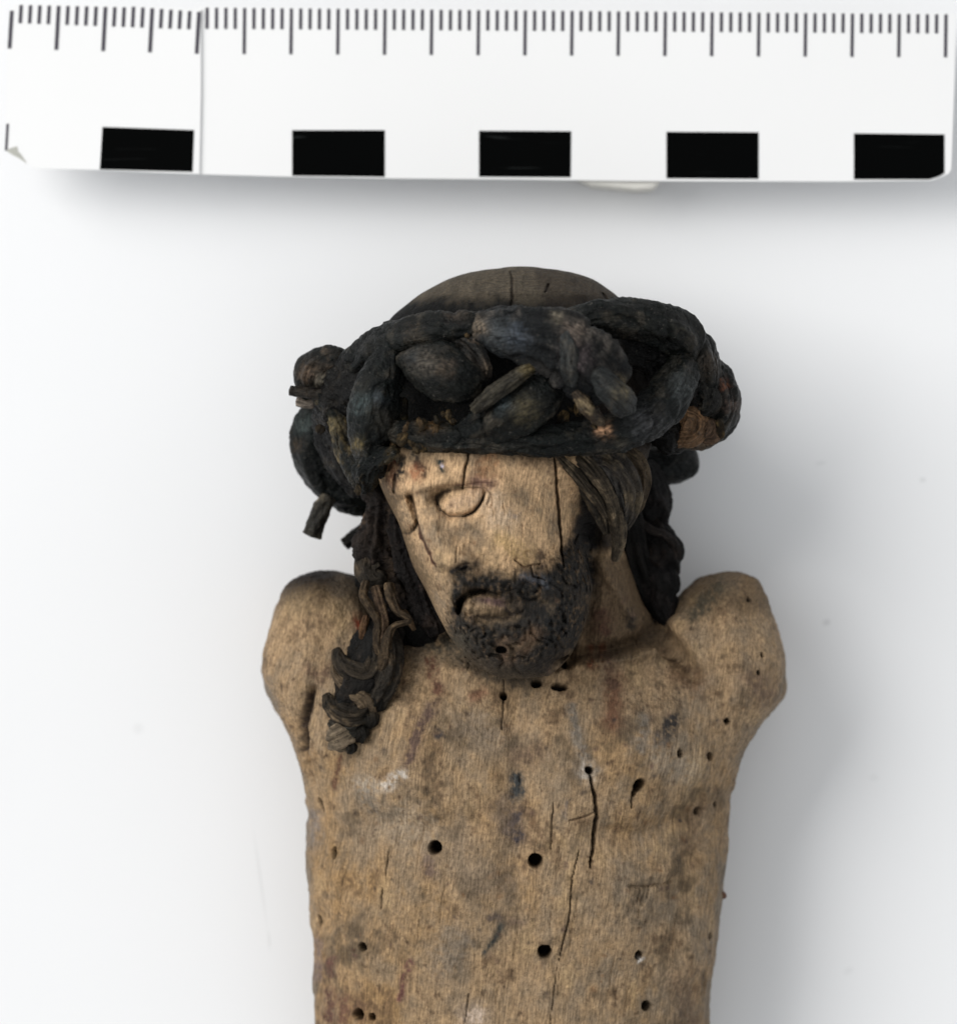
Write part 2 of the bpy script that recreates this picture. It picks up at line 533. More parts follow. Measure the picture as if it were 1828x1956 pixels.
# mouth and beard
R.stroke([(865, 1100), (905, 1104), (945, 1112)], 14, 10)
R.stroke([(970, 1102), (1010, 1100), (1050, 1112)], 16, 8)
R.stroke([(877, 1162), (883, 1143), (902, 1130), (928, 1128), (950, 1134)], 7.5, -26, taper=0.3)
R.dab(926, 1160, 28, 7, 3, 10, 2.2)
R.stroke([(890, 1176), (930, 1180), (972, 1172)], 7, -13)
R.dab(880, 1150, 10, 16, 10, -12)
R.dab(955, 1205, 70, 24, 0, 8)
random.seed(4)
for (x, y, rx, ry, a) in [(1040, 1190, 30, 34, 0), (1050, 1135, 26, 22, 30), (1090, 1090, 22, 30, 0), (1085, 1165, 20, 28, 10),
                          (985, 1215, 26, 20, 20), (915, 1215, 22, 26, -20), (900, 1245, 20, 16, 30), (940, 1262, 24, 16, 10),
                          (1000, 1262, 24, 18, -10), (1040, 1240, 22, 22, 0), (1075, 1215, 18, 24, 0), (1010, 1130, 24, 18, 0),
                          (1115, 1045, 16, 30, 0), (880, 1195, 14, 20, -30), (1110, 1130, 14, 26, 5)]:
    R.dab(x, y, rx, ry, a, 13, 3.0)
    c, s = math.cos(math.radians(a)), math.sin(math.radians(a))
    sp = []
    t0 = random.random() * 6.28; nn = random.randint(4, 9)
    for j in range(nn):
        th = t0 + j * 0.6; r = 1.1 - j * 0.09 * random.uniform(0.5, 1.4)
        sp.append((x + rx * r * math.cos(th), y + ry * r * math.sin(th)))
    R.stroke(sp, 3.2, -9)
    R.crack(sp, 1.6, 2, (30, 26, 23))
for _ in range(60):
    x, y = random.uniform(880, 1110), random.uniform(1085, 1270)
    a = random.uniform(0.3, 2.6); l = random.uniform(8, 20)
    R.stroke([(x, y), (x + l * 0.5 * math.cos(a), y + l * 0.5 * math.sin(a)), (x + l * math.cos(a + 0.7), y + l * math.sin(a + 0.7))], 2.4, random.choice((-5, -4, 4)) if abs(x - 925) > 50 or abs(y - 1155) > 28 else 0)
bm = sstep(0.0, 1.0, 1 - seg_dist(X, Y, [(900, 1110), (1000, 1120), (1100, 1060), (1090, 1180), (1020, 1230), (920, 1235), (885, 1190), (890, 1120)]) / 55) * front
R.disp += bm * 9 * fbm(X / 9, Y / 9, Z / 12, 55, 3, 0.6)
# neck tendons, collar bones, breast
R.stroke([(1150, 1075), (1185, 1140), (1228, 1205)], 14, 26)
R.stroke([(1120, 1090), (1120, 1200), (1085, 1270)], 22, -30)
R.stroke([(1050, 1290), (1110, 1272), (1180, 1262), (1245, 1250)], 13, 26)
R.stroke([(1065, 1262), (1120, 1250), (1180, 1240), (1232, 1222)], 12, -34)
R.stroke([(1240, 1210), (1290, 1240), (1330, 1290)], 20, -36)
R.stroke([(1295, 1205), (1330, 1250), (1345, 1310)], 20, 16)
R.stroke([(1060, 1282), (1045, 1300)], 8, -10)
R.stroke([(850, 1285), (900, 1290), (960, 1290)], 18, 13)
R.stroke([(600, 1318), (578, 1380), (576, 1440), (590, 1500)], 7, -18)
R.stroke([(640, 1330), (618, 1400), (622, 1450)], 22, 10)
R.dab(1445, 1200, 44, 60, 0, -14)
R.stroke([(1385, 1130), (1400, 1230), (1420, 1330)], 26, 12)
R.dab(560, 1240, 46, 60, 0, -10)
R.stroke([(600, 1140), (585, 1230), (575, 1300)], 24, 8)
R.dab(790, 1440, 105, 78, 0, 30)
R.dab(1230, 1420, 95, 74, 0, 27)
R.stroke([(985, 1340), (990, 1500), (985, 1640)], 34, -20)
R.stroke([(700, 1560), (800, 1590), (900, 1570)], 24, -18)
R.stroke([(1130, 1590), (1220, 1600), (1320, 1560)], 24, -20)
R.stroke([(1150, 1660), (1220, 1680), (1300, 1660)], 12, 8)
R.stroke([(1200, 1693), (1240, 1696), (1285, 1688)], 3, -6)
for q in ((1222, 1700, 1216, 1722), (1232, 1698, 1225, 1728), (1241, 1696, 1236, 1716)):
    R.stroke([q[:2], q[2:]], 2.6, -6)
R.stroke([(1335, 1520), (1345, 1580), (1330, 1640)], 26, -16)
for (x, y, r, a) in [(680, 1700, 60, -7), (880, 1720, 90, 6), (1180, 1790, 80, 6), (760, 1880, 80, 5), (640, 1600, 36, -6),
                     (1310, 1700, 50, -6), (960, 1880, 70, -5), (1300, 1850, 40, 5), (620, 1760, 30, -5)]:
    R.dab(x, y, r, r * 1.2, 0, a * 1.8)
# whittled planes and general unevenness
R.disp += (1.1 * fbm(X / 7, Y / 9, Z / 7, 75, 2) - 2.2 * sstep(0.35, 0.7, m3) + 9.5 * fbm(X / 75, Y / 95, Z / 75, 71, 3) + 2.8 * fbm(X / 22, Y / 30, Z / 22, 72, 2) + 0.9 * m3
           + 0.9 * g1 * sstep(860, 900, Y))

# --- stains (patches of old paint, soot and polychromy remains) and strokes of painted shade
BK, BG, BR, PU, WH = (44, 44, 42), (70, 74, 80), (96, 56, 38), (84, 66, 62), (196, 188, 178)
st = R.stain
st([(765, 880), (764, 908)], 14, (34, 40, 38), 0.9)
st([(748, 885), (745, 925)], 14, BR, 0.6)
st([(790, 870), (812, 905)], 9, (50, 44, 36), 0.8)
st([(797, 905)], 14, (150, 90, 60), 0.5)
st([(843, 885), (846, 900)], 9, (36, 42, 40), 0.95)
st([(930, 870), (925, 915)], 22, (150, 104, 70), 0.45)
st([(905, 925), (935, 925)], 12, (110, 84, 84), 0.5)
st([(980, 986)], 9, (92, 84, 80), 0.7)
st([(735, 930), (750, 965)], 14, (110, 96, 80), 0.6)
st([(805, 1020), (832, 1078)], 4, (70, 40, 28), 0.8)
st([(832, 958), (848, 940), (878, 932)], 8, (80, 66, 50), 0.75, breakup=0.5)  # brow shadow over the near eye, painted in
st([(742, 955), (762, 1000), (790, 1060), (812, 1110)], 17, (108, 90, 68), 0.8, breakup=0.4)  # shade on the far cheek painted in
st([(868, 966), (905, 952)], 15, (158, 134, 112), 0.5)
st([(754, 947), (788, 950)], 6, (92, 76, 58), 0.7)  # dark brown line below the far brow
st([(832, 940), (862, 926)], 12, (122, 100, 74), 0.55)  # painted shading beside and above the near eye
st([(775, 980)], 16, (122, 104, 82), 0.5)
st([(960, 1000), (940, 960)], 26, (180, 160, 138), 0.5)
st([(1000, 1060), (960, 1030)], 20, (160, 132, 84), 0.5)
st([(1028, 1058), (1033, 1080)], 9, (70, 56, 48), 0.7)
st([(1060, 880), (1000, 875)], 16, (92, 74, 56), 0.6)
st([(1090, 900), (1100, 1000), (1095, 1050)], 9, (130, 104, 76), 0.5)
st([(862, 1088), (905, 1078)], 9, (56, 50, 46), 0.85)
# beard
for q, w, kk in (([(875, 1095), (905, 1115), (950, 1108)], 16, 0.9), ([(1000, 1100), (1045, 1120)], 22, 0.95), ([(1070, 1080), (1110, 1030), (1118, 1000)], 20, 0.9),
                 ([(1050, 1110), (1100, 1080), (1110, 1120)], 28, 1), ([(1080, 1150), (1060, 1190), (1020, 1160)], 32, 1),
                 ([(880, 1195), (900, 1230), (940, 1260), (1000, 1270), (1050, 1245), (1075, 1210)], 26, 1),
                 ([(930, 1205), (990, 1200)], 26, 1), ([(872, 1120), (868, 1165)], 10, 0.8), ([(960, 1130), (1000, 1140)], 20, 0.85), ([(930, 1108), (980, 1118), (1020, 1108)], 16, 0.9), ([(1090, 1230), (1110, 1170)], 16, 0.9),
                 ([(1118, 1060), (1128, 1110)], 14, 0.9)):
    st(q, w, (36, 34, 32), kk, breakup=0.35)
st([(985, 1175), (975, 1150)], 10, (118, 98, 72), 0.6)
for q, w in (([(885, 1108), (950, 1120), (1010, 1118), (1060, 1118)], 16), ([(1085, 1070), (1108, 1030), (1118, 1000)], 18),
             ([(1060, 1124), (1096, 1110), (1090, 1180), (1045, 1200), (1010, 1160)], 33), ([(893, 1205), (920, 1240), (980, 1264), (1040, 1240), (1080, 1205)], 31),
             ([(935, 1208), (1000, 1200)], 22), ([(877, 1128), (874, 1185)], 11)):
    st(q, w, (34, 32, 30), 0.72, soft=4.0, breakup=0.35)
bmk = np.clip(bm * 1.6, 0, 1)
fine = fbm(X / 7.5, Y / 9.5, Z / 12, 91, 3, 0.65)
R.mix(allv, lin(98, 80, 61), 0.7 * bmk * sstep(0.08, 0.5, fine + 0.2 * m3))
R.mix(allv, lin(24, 23, 22), 0.6 * bmk * sstep(0.1, 0.5, -fine))
R.disp += bmk * (3.5 * fine + 10 * (np.abs(fbm(X / 17, Y / 20, Z / 20, 92, 2)) * 2 - 0.4))
st([(975, 1135), (988, 1165)], 12, (40, 35, 31), 0.8, breakup=0.5)
st([(958, 1150), (975, 1172)], 9, (38, 33, 29), 0.8, breakup=0.5)
st([(904, 1145), (945, 1144)], 6, (60, 50, 42), 0.75, breakup=0.5)
st([(904, 1163), (945, 1162)], 6, (106, 88, 67), 0.6, breakup=0.8)
st([(898, 1176), (970, 1176)], 5, (40, 33, 28), 0.7, breakup=0.5)
st([(920, 1145), (955, 1150)], 8, (96, 74, 72), 0.6)
st([(1045, 1195)], 26, (34, 34, 34), 0.8)
st([(900, 1262), (960, 1285), (1030, 1280), (1070, 1250)], 20, (34, 30, 27), 0.95, breakup=0.3)
st([(1128, 960), (1130, 1040)], 20, (22, 20, 19), 0.95, breakup=0.3)
st([(1000, 1230), (1020, 1205)], 12, (106, 84, 66), 0.6)
st([(970, 1255), (960, 1225)], 12, (100, 80, 64), 0.6)
st([(1040, 1112), (1000, 1098)], 9, (84, 86, 92), 0.6)
# neck and chest
st([(1150, 1180), (1155, 1205)], 18, (70, 46, 38), 0.6)
st([(1205, 1170), (1208, 1195)], 9, (44, 40, 36), 0.7)
st([(1130, 1240), (1130, 1275)], 6, BR, 0.7); st([(1150, 1235), (1150, 1262)], 5, BR, 0.7)
st([(870, 1250), (930, 1285), (1000, 1300)], 22, (72, 62, 50), 0.8)
st([(870, 1230), (800, 1225)], 26, (70, 64, 54), 0.8)
st([(800, 1250), (780, 1240)], 16, (120, 104, 86), 0.6)
st([(822, 1268), (838, 1322)], 10, (92, 66, 52), 0.9)
st([(832, 1350), (808, 1385), (795, 1430), (788, 1455)], 12, (92, 74, 64), 0.85)
st([(840, 1408)], 10, (64, 58, 56), 0.85)
st([(905, 1335), (920, 1325)], 10, (120, 84, 64), 0.6)
st([(987, 1485), (986, 1520)], 15, (60, 62, 62), 0.9)
st([(985, 1560), (975, 1590), (990, 1602)], 16, (66, 60, 62), 0.85)
st([(965, 1575), (960, 1540)], 22, (112, 96, 82), 0.6)
st([(990, 1445), (1025, 1435)], 20, (100, 82, 66), 0.8)
st([(1172, 1300), (1168, 1385)], 17, (104, 74, 56), 0.75, breakup=0.4)
st([(1160, 1255), (1172, 1310)], 12, (84, 64, 52), 0.7)
st([(1090, 1350), (1098, 1390), (1115, 1450)], 10, (112, 106, 98), 0.6)
st([(1225, 1375), (1215, 1430)], 12, (122, 115, 106), 0.45)
st([(1280, 1380), (1262, 1408)], 15, (52, 48, 46), 0.95, breakup=1.4)
st([(1250, 1420)], 14, (90, 80, 72), 0.8, breakup=1.4)
st([(1123, 1475)], 17, (160, 150, 138), 0.8)
st([(1310, 1470), (1260, 1450)], 30, (150, 138, 122), 0.4)
st([(1082, 1535), (1078, 1560)], 5, (96, 88, 84), 0.6)
st([(940, 1750), (952, 1752)], 10, (86, 74, 66), 0.8)
st([(958, 1768), (945, 1795), (929, 1822)], 6.5, (58, 58, 54), 0.95, breakup=0.4)
st([(975, 1762), (1000, 1765)], 9, (108, 90, 76), 0.6)
st([(820, 1640), (822, 1668)], 14, (98, 80, 72), 0.7)
st([(785, 1838), (775, 1870), (765, 1912)], 7, (96, 66, 58), 0.85)
st([(632, 1842), (630, 1862)], 12, (92, 66, 56), 0.85)
st([(624, 1905), (628, 1956)], 12, (88, 62, 52), 0.8); st([(655, 1915), (655, 1956)], 12, (100, 72, 58), 0.75)
st([(684, 1930), (690, 1950)], 18, (96, 72, 56), 0.5)
st([(652, 1448), (645, 1480), (638, 1510)], 6, (92, 66, 50), 0.8)
st([(775, 1478), (745, 1500)], 9, WH, 0.55, breakup=1.5)
st([(690, 1500), (720, 1505)], 15, (160, 150, 136), 0.45, breakup=1.4)
st([(700, 1520), (705, 1545)], 16, (112, 104, 94), 0.6, breakup=1.2)
st([(800, 1590), (760, 1570)], 40, (150, 136, 118), 0.45)
st([(870, 1790), (850, 1840)], 34, (126, 116, 104), 0.4)
st([(905, 1945)], 22, (196, 176, 158), 0.7)
st([(940, 1400), (900, 1380)], 34, (138, 122, 104), 0.5)
st([(880, 1640), (960, 1690)], 44, (132, 114, 94), 0.45)
st([(650, 1112), (690, 1140), (695, 1180)], 20, (72, 62, 50), 0.75)
st([(590, 1280), (612, 1300), (640, 1270)], 12, (92, 72, 58), 0.7)
st([(682, 1180), (686, 1210)], 7, (120, 56, 36), 0.8)
st([(590, 1330), (577, 1400), (578, 1440)], 8, (70, 58, 50), 0.8)
st([(1350, 1150), (1380, 1130), (1330, 1180)], 16, (66, 62, 52), 0.7)
st([(1440, 1300), (1470, 1330)], 24, (104, 86, 72), 0.6)
st([(1300, 1290), (1330, 1300)], 26, (108, 84, 64), 0.6)
st([(1065, 1275), (1120, 1256), (1180, 1246), (1236, 1226), (1280, 1248)], 7, (70, 57, 43), 0.6)  # shade of the collarbone crease painted as a dark line
st([(1280, 1250), (1320, 1280)], 12, (76, 62, 48), 0.5)
st([(1270, 1205), (1240, 1195)], 14, (60, 50, 40), 0.6)
st([(1345, 1555), (1330, 1620)], 20, (112, 92, 72), 0.6)
st([(1300, 1880), (1320, 1950)], 24, (96, 76, 60), 0.5)
st([(592, 1560), (590, 1620)], 12, (112, 104, 98), 0.6)
st([(600, 1810), (602, 1880)], 9, (110, 94, 88), 0.6)
random.seed(11)
for _ in range(150):        # fly specks and small losses
    x, y = random.uniform(600, 1380), random.uniform(1300, 1956)
    st([(x, y)], random.uniform(2.5, 6), random.choice([(70, 52, 40), (90, 70, 60), (60, 52, 48), (110, 84, 60)]), random.uniform(0.3, 0.8), breakup=0.6)
for _ in range(45):
    x, y = random.uniform(510, 1500), random.uniform(1120, 1420)
    st([(x, y)], random.uniform(3, 7), random.choice([(70, 56, 44), (96, 76, 62)]), random.uniform(0.3, 0.7), breakup=0.6)
for _ in range(34):
    x, y = random.uniform(780, 1090), random.uniform(880, 1080)
    st([(x, y)], random.uniform(2, 4), (96, 70, 50), random.uniform(0.3, 0.6), breakup=0.6)
for _ in range(26):         # hair-line splits along the grain
    x, y = random.uniform(610, 1370), random.uniform(1480, 1930)
    l = random.uniform(30, 90)
    R.crack([(x, y), (x - 0.08 * l, y + l * 0.5), (x - 0.13 * l, y + l)], random.uniform(0.9, 1.3), 1.5, (100, 80, 58))
for _ in range(16):
    x, y = random.uniform(800, 1090), random.uniform(880, 1050)
    l = random.uniform(10, 26)
    R.crack([(x, y), (x + 0.02 * l, y + l)], random.uniform(0.9, 1.2), 1.5, (120, 94, 68))

# --- shade painted dark into the carved creases
CREASE_SHADE = (40, 30, 22)
R.crack([(836, 958), (842, 974), (860, 986), (888, 987), (908, 976), (922, 957), (925, 940)], 2.3, 3, (54, 41, 30))
R.crack([(884, 988), (904, 979), (918, 962), (924, 946)], 3.6, 5, (34, 26, 19))
R.crack([(868, 928), (905, 924), (948, 921)], 1.8, 2, (104, 76, 66))
R.crack([(925, 930), (938, 945), (930, 965)], 1.6, 2, (100, 78, 58))
R.crack([(836, 964), (836, 950), (846, 942), (862, 938)], 4.2, 6, CREASE_SHADE)
R.crack([(862, 938), (892, 931), (918, 932)], 1.8, 1.5, (104, 82, 60))
R.crack([(768, 1018), (782, 1019), (793, 1011), (799, 998)], 3.4, 6, CREASE_SHADE)
R.crack([(786, 948), (794, 972), (799, 996)], 3.2, 6, (60, 45, 32))
R.crack([(800, 1000), (806, 1020), (814, 1042), (834, 1082)], 3.6, 6, (64, 40, 28))
R.crack([(872, 1083), (884, 1075), (897, 1074)], 3.4, 6, CREASE_SHADE)
R.crack([(874, 1040), (872, 1074)], 1.6, 3, (90, 70, 50))
R.crack([(876, 1170), (880, 1148), (892, 1134), (910, 1128), (926, 1129)], 7.5, 20, (9, 8, 7))
R.crack([(750, 880), (744, 900)], 3, 4, CREASE_SHADE)
R.crack([(598, 1322), (580, 1375), (575, 1430), (582, 1470)], 4.0, 5, (74, 62, 52))
# --- splits
R.crack([(897, 848), (893, 880), (888, 905), (884, 934)], 2.8, 15)
R.crack([(1056, 872), (1060, 905), (1062, 935), (1066, 985), (1070, 1035), (1075, 1082)], 2.8, 18)
R.crack([(757, 905), (753, 942)], 3.2, 10)
R.crack([(1178, 870), (1192, 905), (1204, 950)], 4, 16)
R.crack([(1126, 1478), (1136, 1520), (1141, 1562), (1137, 1602), (1127, 1658)], 3.4, 22)
R.crack([(1106, 1622), (1093, 1676), (1091, 1700), (1086, 1760), (1075, 1800), (1066, 1840)], 1.5, 8)
R.crack([(1064, 1850), (1058, 1900), (1051, 1962)], 1.1, 5, (60, 46, 34))
R.crack([(1058, 1534), (1054, 1570), (1052, 1622)], 1.7, 6)
R.crack([(962, 1300), (961, 1326), (958, 1392)], 1.7, 6)
R.crack([(741, 1628), (735, 1675)], 1.8, 6); R.crack([(728, 1700), (726, 1740)], 1.6, 5)
R.crack([(1205, 1516), (1206, 1545)], 2.0, 7)
R.crack([(1085, 1568), (1110, 1562), (1134, 1553)], 1.8, 5, (80, 60, 44))
R.crack([(993, 1475), (991, 1495)], 2.2, 6)
R.crack([(975, 520), (978, 545), (977, 590)], 3, 8); R.crack([(1048, 545), (1040, 562)], 3, 8); R.crack([(1150, 560), (1168, 590)], 3, 8)
R.crack([(895, 1900), (888, 1956)], 1.6, 5)
R.crack([(980, 1068), (1000, 1082), (1030, 1075)], 2.0, 5, (70, 50, 36)); R.crack([(1012, 1080), (1016, 1100), (1040, 1106)], 2.4, 8)

# --- wood-worm holes
for h in [(831, 1619, 12.5), (1023, 1645, 13.5), (1041, 1819, 13), (694, 1812, 8.5), (1218, 1826, 7.5, 8.5), (1237, 1926, 9), (961, 1326, 7),
          (1025, 1305, 10, 7, 0, 30), (1067, 1313, 15, 7, 5, 26), (1125, 1471, 8, 6.5, 30, 30), (1219, 1500, 9, 13, 35), (1211, 1512, 5, 9, 25),
          (1293, 1441, 6, 8, -30), (1356, 1447, 6, 7.5, -20), (1390, 1380, 5, 6.5, -20, 18), (1347, 1553, 5, 7.5, 10), (1371, 1541, 3.5, 5, 0, 12),
          (629, 1634, 5, 12, 0, 20), (608, 1542, 3.6, 14, -14, 18), (599, 1768, 4, 12, -5, 16), (1361, 1797, 4, 6.5, 5, 18),
          (684, 1943, 10.5), (711, 1947, 6.5), (1461, 1252, 4, 5, 0, 8), (1452, 1287, 4.5, 5, 0, 8), (1437, 1142, 4, 5, 0, 8),
          (957, 1238, 11, 7, 15, 22), (1078, 1270, 6, 6, 0, 14), (887, 1083, 7, 3.5, -20, 8)]:
    R.hole(*h)
st([(1226, 1834), (1219, 1838)], 3.2, (205, 198, 190), 0.9, breakup=0.1)
st([(844, 893)], 2.6, (210, 200, 215), 0.9, breakup=0.1)

hz_ = (sstep(1310, 1250, Y) * sstep(690, 720, X) * sstep(1260, 1200, X))[:, None]
D = N * (1 - hz_) + np.array([0, 0, 1.0], np.float32)[None] * hz_
Pd = P + D * R.disp[:, None]
Pd[:, 2] = np.maximum(Pd[:, 2], 0.5)
figure = bpy.data.objects.new("carved_figure", None)
scene.collection.objects.link(figure)
figure.location = (0, 0, 0)
tag(figure, "weathered wooden carving of an armless bearded man with closed eyes and blackened thorn crown", "wooden sculpture")
fx = X + 0.12 * Y + 7 * fbm(X / 90, Y / 150, Z / 90, 88, 2)
fib = np.stack([fx, 0.12 * Y, 0.6 * Z], 1)
hd = sstep(640, 560, Y)[:, None]        # on the top of the skull the grain runs across
fib = fib * (1 - hd) + np.stack([0.14 * X, Y * 1.0 - 0.0016 * (X - 985) ** 2 * -1, 0.6 * Z], 1) * hd
body = mesh_np("body", Pd, quads, None, R.col, MAT_WOOD, figure, fib=fib)
tag(body, "bare wormholed tan wood torso, neck and bowed head with darkened beard")
del P, Pd, N, W


# ------------------------------------------------------------------ strands and locks
def strand(name, pts, parent, seed, mat=None, flat=1.0, rough=0.11, groove=0.08, base=(7, 10, 9), worn=(70, 64, 55), wk=0.24,
           blunt=(0.5, 0.5), tint=None, lumps=0.0, seg=110, step=1.9, cuts=(), twist=0.0, facets=0.085, rw=1.0, dia=2.0, split=0.13, label=None):
    facets = facets * 1.7
    if name == 'vine_stem' and dia == 2.0:
        dia = 1.6
    """a carved stem following pts (x, y, z, radius)"""
    Cc = catmull(pts, step)
    n = len(Cc)
    ctr, rad = Cc[:, :3], np.maximum(Cc[:, 3], 1.0)
    T = np.gradient(ctr, axis=0); T /= np.linalg.norm(T, axis=1)[:, None] + 1e-9
    up = np.array([0, 0, 1.0])
    A = np.cross(T, up); A /= np.linalg.norm(A, axis=1)[:, None] + 1e-6
    B = np.cross(A, T)
    s = np.concatenate([[0], np.cumsum(np.linalg.norm(np.diff(ctr, axis=0), axis=1))])
    e = np.ones(n)
    for side, bl in ((0, blunt[0]), (1, blunt[1])):
        d = s if side == 0 else s[-1] - s
        rr = rad * bl
        q = np.clip(d / np.maximum(rr, 1), 0, 1)
        e = np.minimum(e, np.sqrt(np.clip(1 - (1 - q) ** 2, 0.0, 1)))
    th = np.linspace(-np.pi / 2, 1.5 * np.pi, seg, endpoint=False)
    TH, S = np.meshgrid(th, s)
    rr = rad[:, None] * e[:, None]
    off = seed * 13.7
    nz1 = fbm(np.cos(TH) * 1.3 + off, np.sin(TH) * 1.3, S / (rad.mean() * 1.6), seed, 3)
    nz2 = vnoise(TH / (2 * np.pi) * 0 + np.cos(TH + S * twist) * 3.0 + off, np.sin(TH + S * twist) * 3.0, S / 160.0, seed + 3)
    nz3 = fbm(np.cos(TH) * 4 + off, np.sin(TH) * 4, S / 9.0, seed + 7, 2)
    wx, wy, wz = [(ctr[:, None, i] + rr * 0.8 * (A[:, None, i] * np.cos(TH) + B[:, None, i] * np.sin(TH))) for i in range(3)]
    rid = 1 - 2 * np.abs(fbm(wx / 26, wy / 26, wz / 26, 301, 3, 0.55)) * 1.6
    pit = fbm(wx / 8, wy / 8, wz / 8, 302, 2)
    fac = -np.abs(((TH * 2.5 / np.pi + 0.8 * vnoise(S / 60.0, S * 0, S * 0, seed + 5)) % 1.0) - 0.5) * 2 + 0.5
    k = 1 + rough * nz1 + groove * nz2 + rough * 0.35 * nz3 + facets * fac
    k = k + rw * np.clip(rad / 30.0, 0.25, 1)[:, None] * (1.0 + 4 * rough) * (-1.3 * np.clip(rid - 0.55, 0, 1) * 2 + 0.9 * pit) / np.maximum(rr, 8)
    for q in range(2):      # long splits in the bark
        rs = random.Random(seed * 7 + q)
        t0, hw, p0 = rs.uniform(0.15, 0.85), rs.uniform(0.08, 0.25), math.pi / 2 + rs.uniform(-0.9, 0.9)
        ph = p0 + 0.35 * vnoise(S / 30.0, S * 0 + q, S * 0, seed + 40) + rs.uniform(-0.5, 0.5) * (S / s[-1] - t0) * 3
        k = k - split * np.exp(-((S / s[-1] - t0) / hw) ** 4) * np.exp(-((TH - ph) / 0.10) ** 2)
    if dia != 2.0:
        k = 1.05 * k / (np.abs(np.cos(TH + 0.35 * vnoise(S / 70.0, S * 0, S * 0, seed + 9))) ** dia + np.abs(np.sin(TH + 0.35 * vnoise(S / 70.0, S * 0, S * 0, seed + 9))) ** dia) ** (1.0 / dia)
    if lumps:
        k = k + lumps * np.sin(S / (rad.mean() * 1.15) * 2.0 + TH * 1.0 + seed)
    for c in cuts:      # (position 0..1, width, depth) notches round the stem
        k = k - 1.5 * c[2] * np.exp(-((S / s[-1] - c[0] - 0.02 * np.sin(TH * 2 + seed)) / c[1]) ** 2) * (0.6 + 0.4 * np.cos(TH + seed))
    PP = (ctr[:, None, :] + A[:, None, :] * (rr * k * np.cos(TH))[..., None] + B[:, None, :] * (rr * k * flat * np.sin(TH))[..., None])
    V = PP.reshape(-1, 3)
    i = np.arange(n - 1)[:, None] * seg; j = np.arange(seg)[None]; j2 = (j + 1) % seg
    Q = np.stack([i + j, i + j2, i + seg + j2, i + seg + j], -1).reshape(-1, 4)
    V = np.vstack([V, ctr[0], ctr[-1]])
    a, b = len(V) - 2, len(V) - 1
    jj = np.arange(seg); jn = (jj + 1) % seg
    TR = np.vstack([np.stack([np.full(seg, a), jn, jj], -1), np.stack([np.full(seg, b), (n - 1) * seg + jj, (n - 1) * seg + jn], -1)])
    V[:, 2] = np.maximum(V[:, 2], 0.4)
    cb, cw = lin(*base), lin(*worn)
    x, y, z = V[:, 0], V[:, 1], V[:, 2]
    w = sstep(0.05, 0.55, fbm(x / 34, y / 34, z / 34, seed + 21, 4, 0.62)) * wk * 1.6
    gr = np.concatenate([nz2.ravel(), [0, 0]])
    ed = np.concatenate([np.clip(nz1, 0, 1).ravel(), [0, 0]])
    w = np.clip(w + wk * 0.7 * ed, 0, 1)[:, None]
    col = cb[None] * (1 - w) + cw[None] * w
    col = col * (1 + 0.35 * gr[:, None])
    if tint:
        for (tx, ty, tr, tc, tk) in tint:
            d = np.hypot(x - tx + 7 * vnoise(x / 9, y / 9, z / 9, 2), y - ty + 7 * vnoise(x / 9, y / 9, z / 9, 4))
            m = (tk * np.clip(np.exp(-(d / tr) ** 2) * (1 + 0.9 * vnoise(x / 5, y / 5, z / 5, 8)), 0, 1))[:, None]
            col = col * (1 - m) + lin(*tc)[None] * m
    fb = np.stack([(rad[:, None] * TH * 1.0 + S * twist * 10), S * 0.12, TH * 0 + seed * 50.0], -1).reshape(-1, 3)
    fb = np.vstack([fb, fb[0], fb[-1]])
    o = mesh_np(name, V, Q, TR, col, mat or MAT_VINE, parent, fib=fb)
    if label:
        o["label"] = label
    return o


crown = bpy.data.objects.new("thorn_crown", None)
scene.collection.objects.link(crown)
crown.parent = figure
crown["label"] = "blackened wreath of thick twisted thorn stems around the head"
LG = (98, 98, 104)
BRN = (110, 92, 70)
V_ = "vine_stem"
# dark core of the wreath between the stems
strand(V_, [(790, 640, 480, 44), (720, 690, 440, 52), (660, 760, 370, 50), (648, 830, 330, 50), (670, 885, 320, 48), (720, 915, 310, 44)], crown, 101, base=(13, 13, 13), worn=(50, 44, 36), wk=0.3, rough=0.25)
strand(V_, [(1180, 650, 500, 40), (1260, 680, 470, 52), (1318, 740, 400, 50), (1318, 800, 360, 42), (1250, 838, 400, 40)], crown, 102, base=(13, 13, 13), worn=(44, 40, 36), wk=0.3, rough=0.2)
# back of the wreath, low behind the head
strand(V_, [(830, 640, 300, 30), (930, 600, 180, 36), (1060, 600, 170, 36), (1260, 640, 300, 26)], crown, 1, base=(16, 17, 17))
# top left arc
strand(V_, [(935, 632, 590, 34), (860, 640, 592, 40), (790, 650, 560, 40), (725, 668, 500, 38), (684, 692, 440, 32), (664, 724, 400, 22)], crown, 2,
       tint=[(790, 640, 18, (62, 54, 44), 0.5), (870, 600, 20, (70, 60, 52), 0.4)], cuts=((0.15, 0.02, 0.12),), wk=0.22)
# top right arc
strand(V_, [(1075, 622, 590, 20), (1140, 612, 590, 33), (1215, 616, 560, 40), (1280, 634, 520, 42), (1325, 670, 470, 38), (1345, 718, 440, 32), (1340, 765, 420, 22)],
       crown, 3, wk=0.22, cuts=((0.47, 0.012, 0.15), (0.7, 0.012, 0.22)), tint=[(1350, 700, 22, (80, 70, 60), 0.5)])
strand("thorn_stub", [(1232, 598, 560, 13), (1238, 580, 565, 11)], crown, 4, base=(70, 62, 54), worn=(120, 104, 88), seg=28, blunt=(0.5, 0.5), rough=0.2)
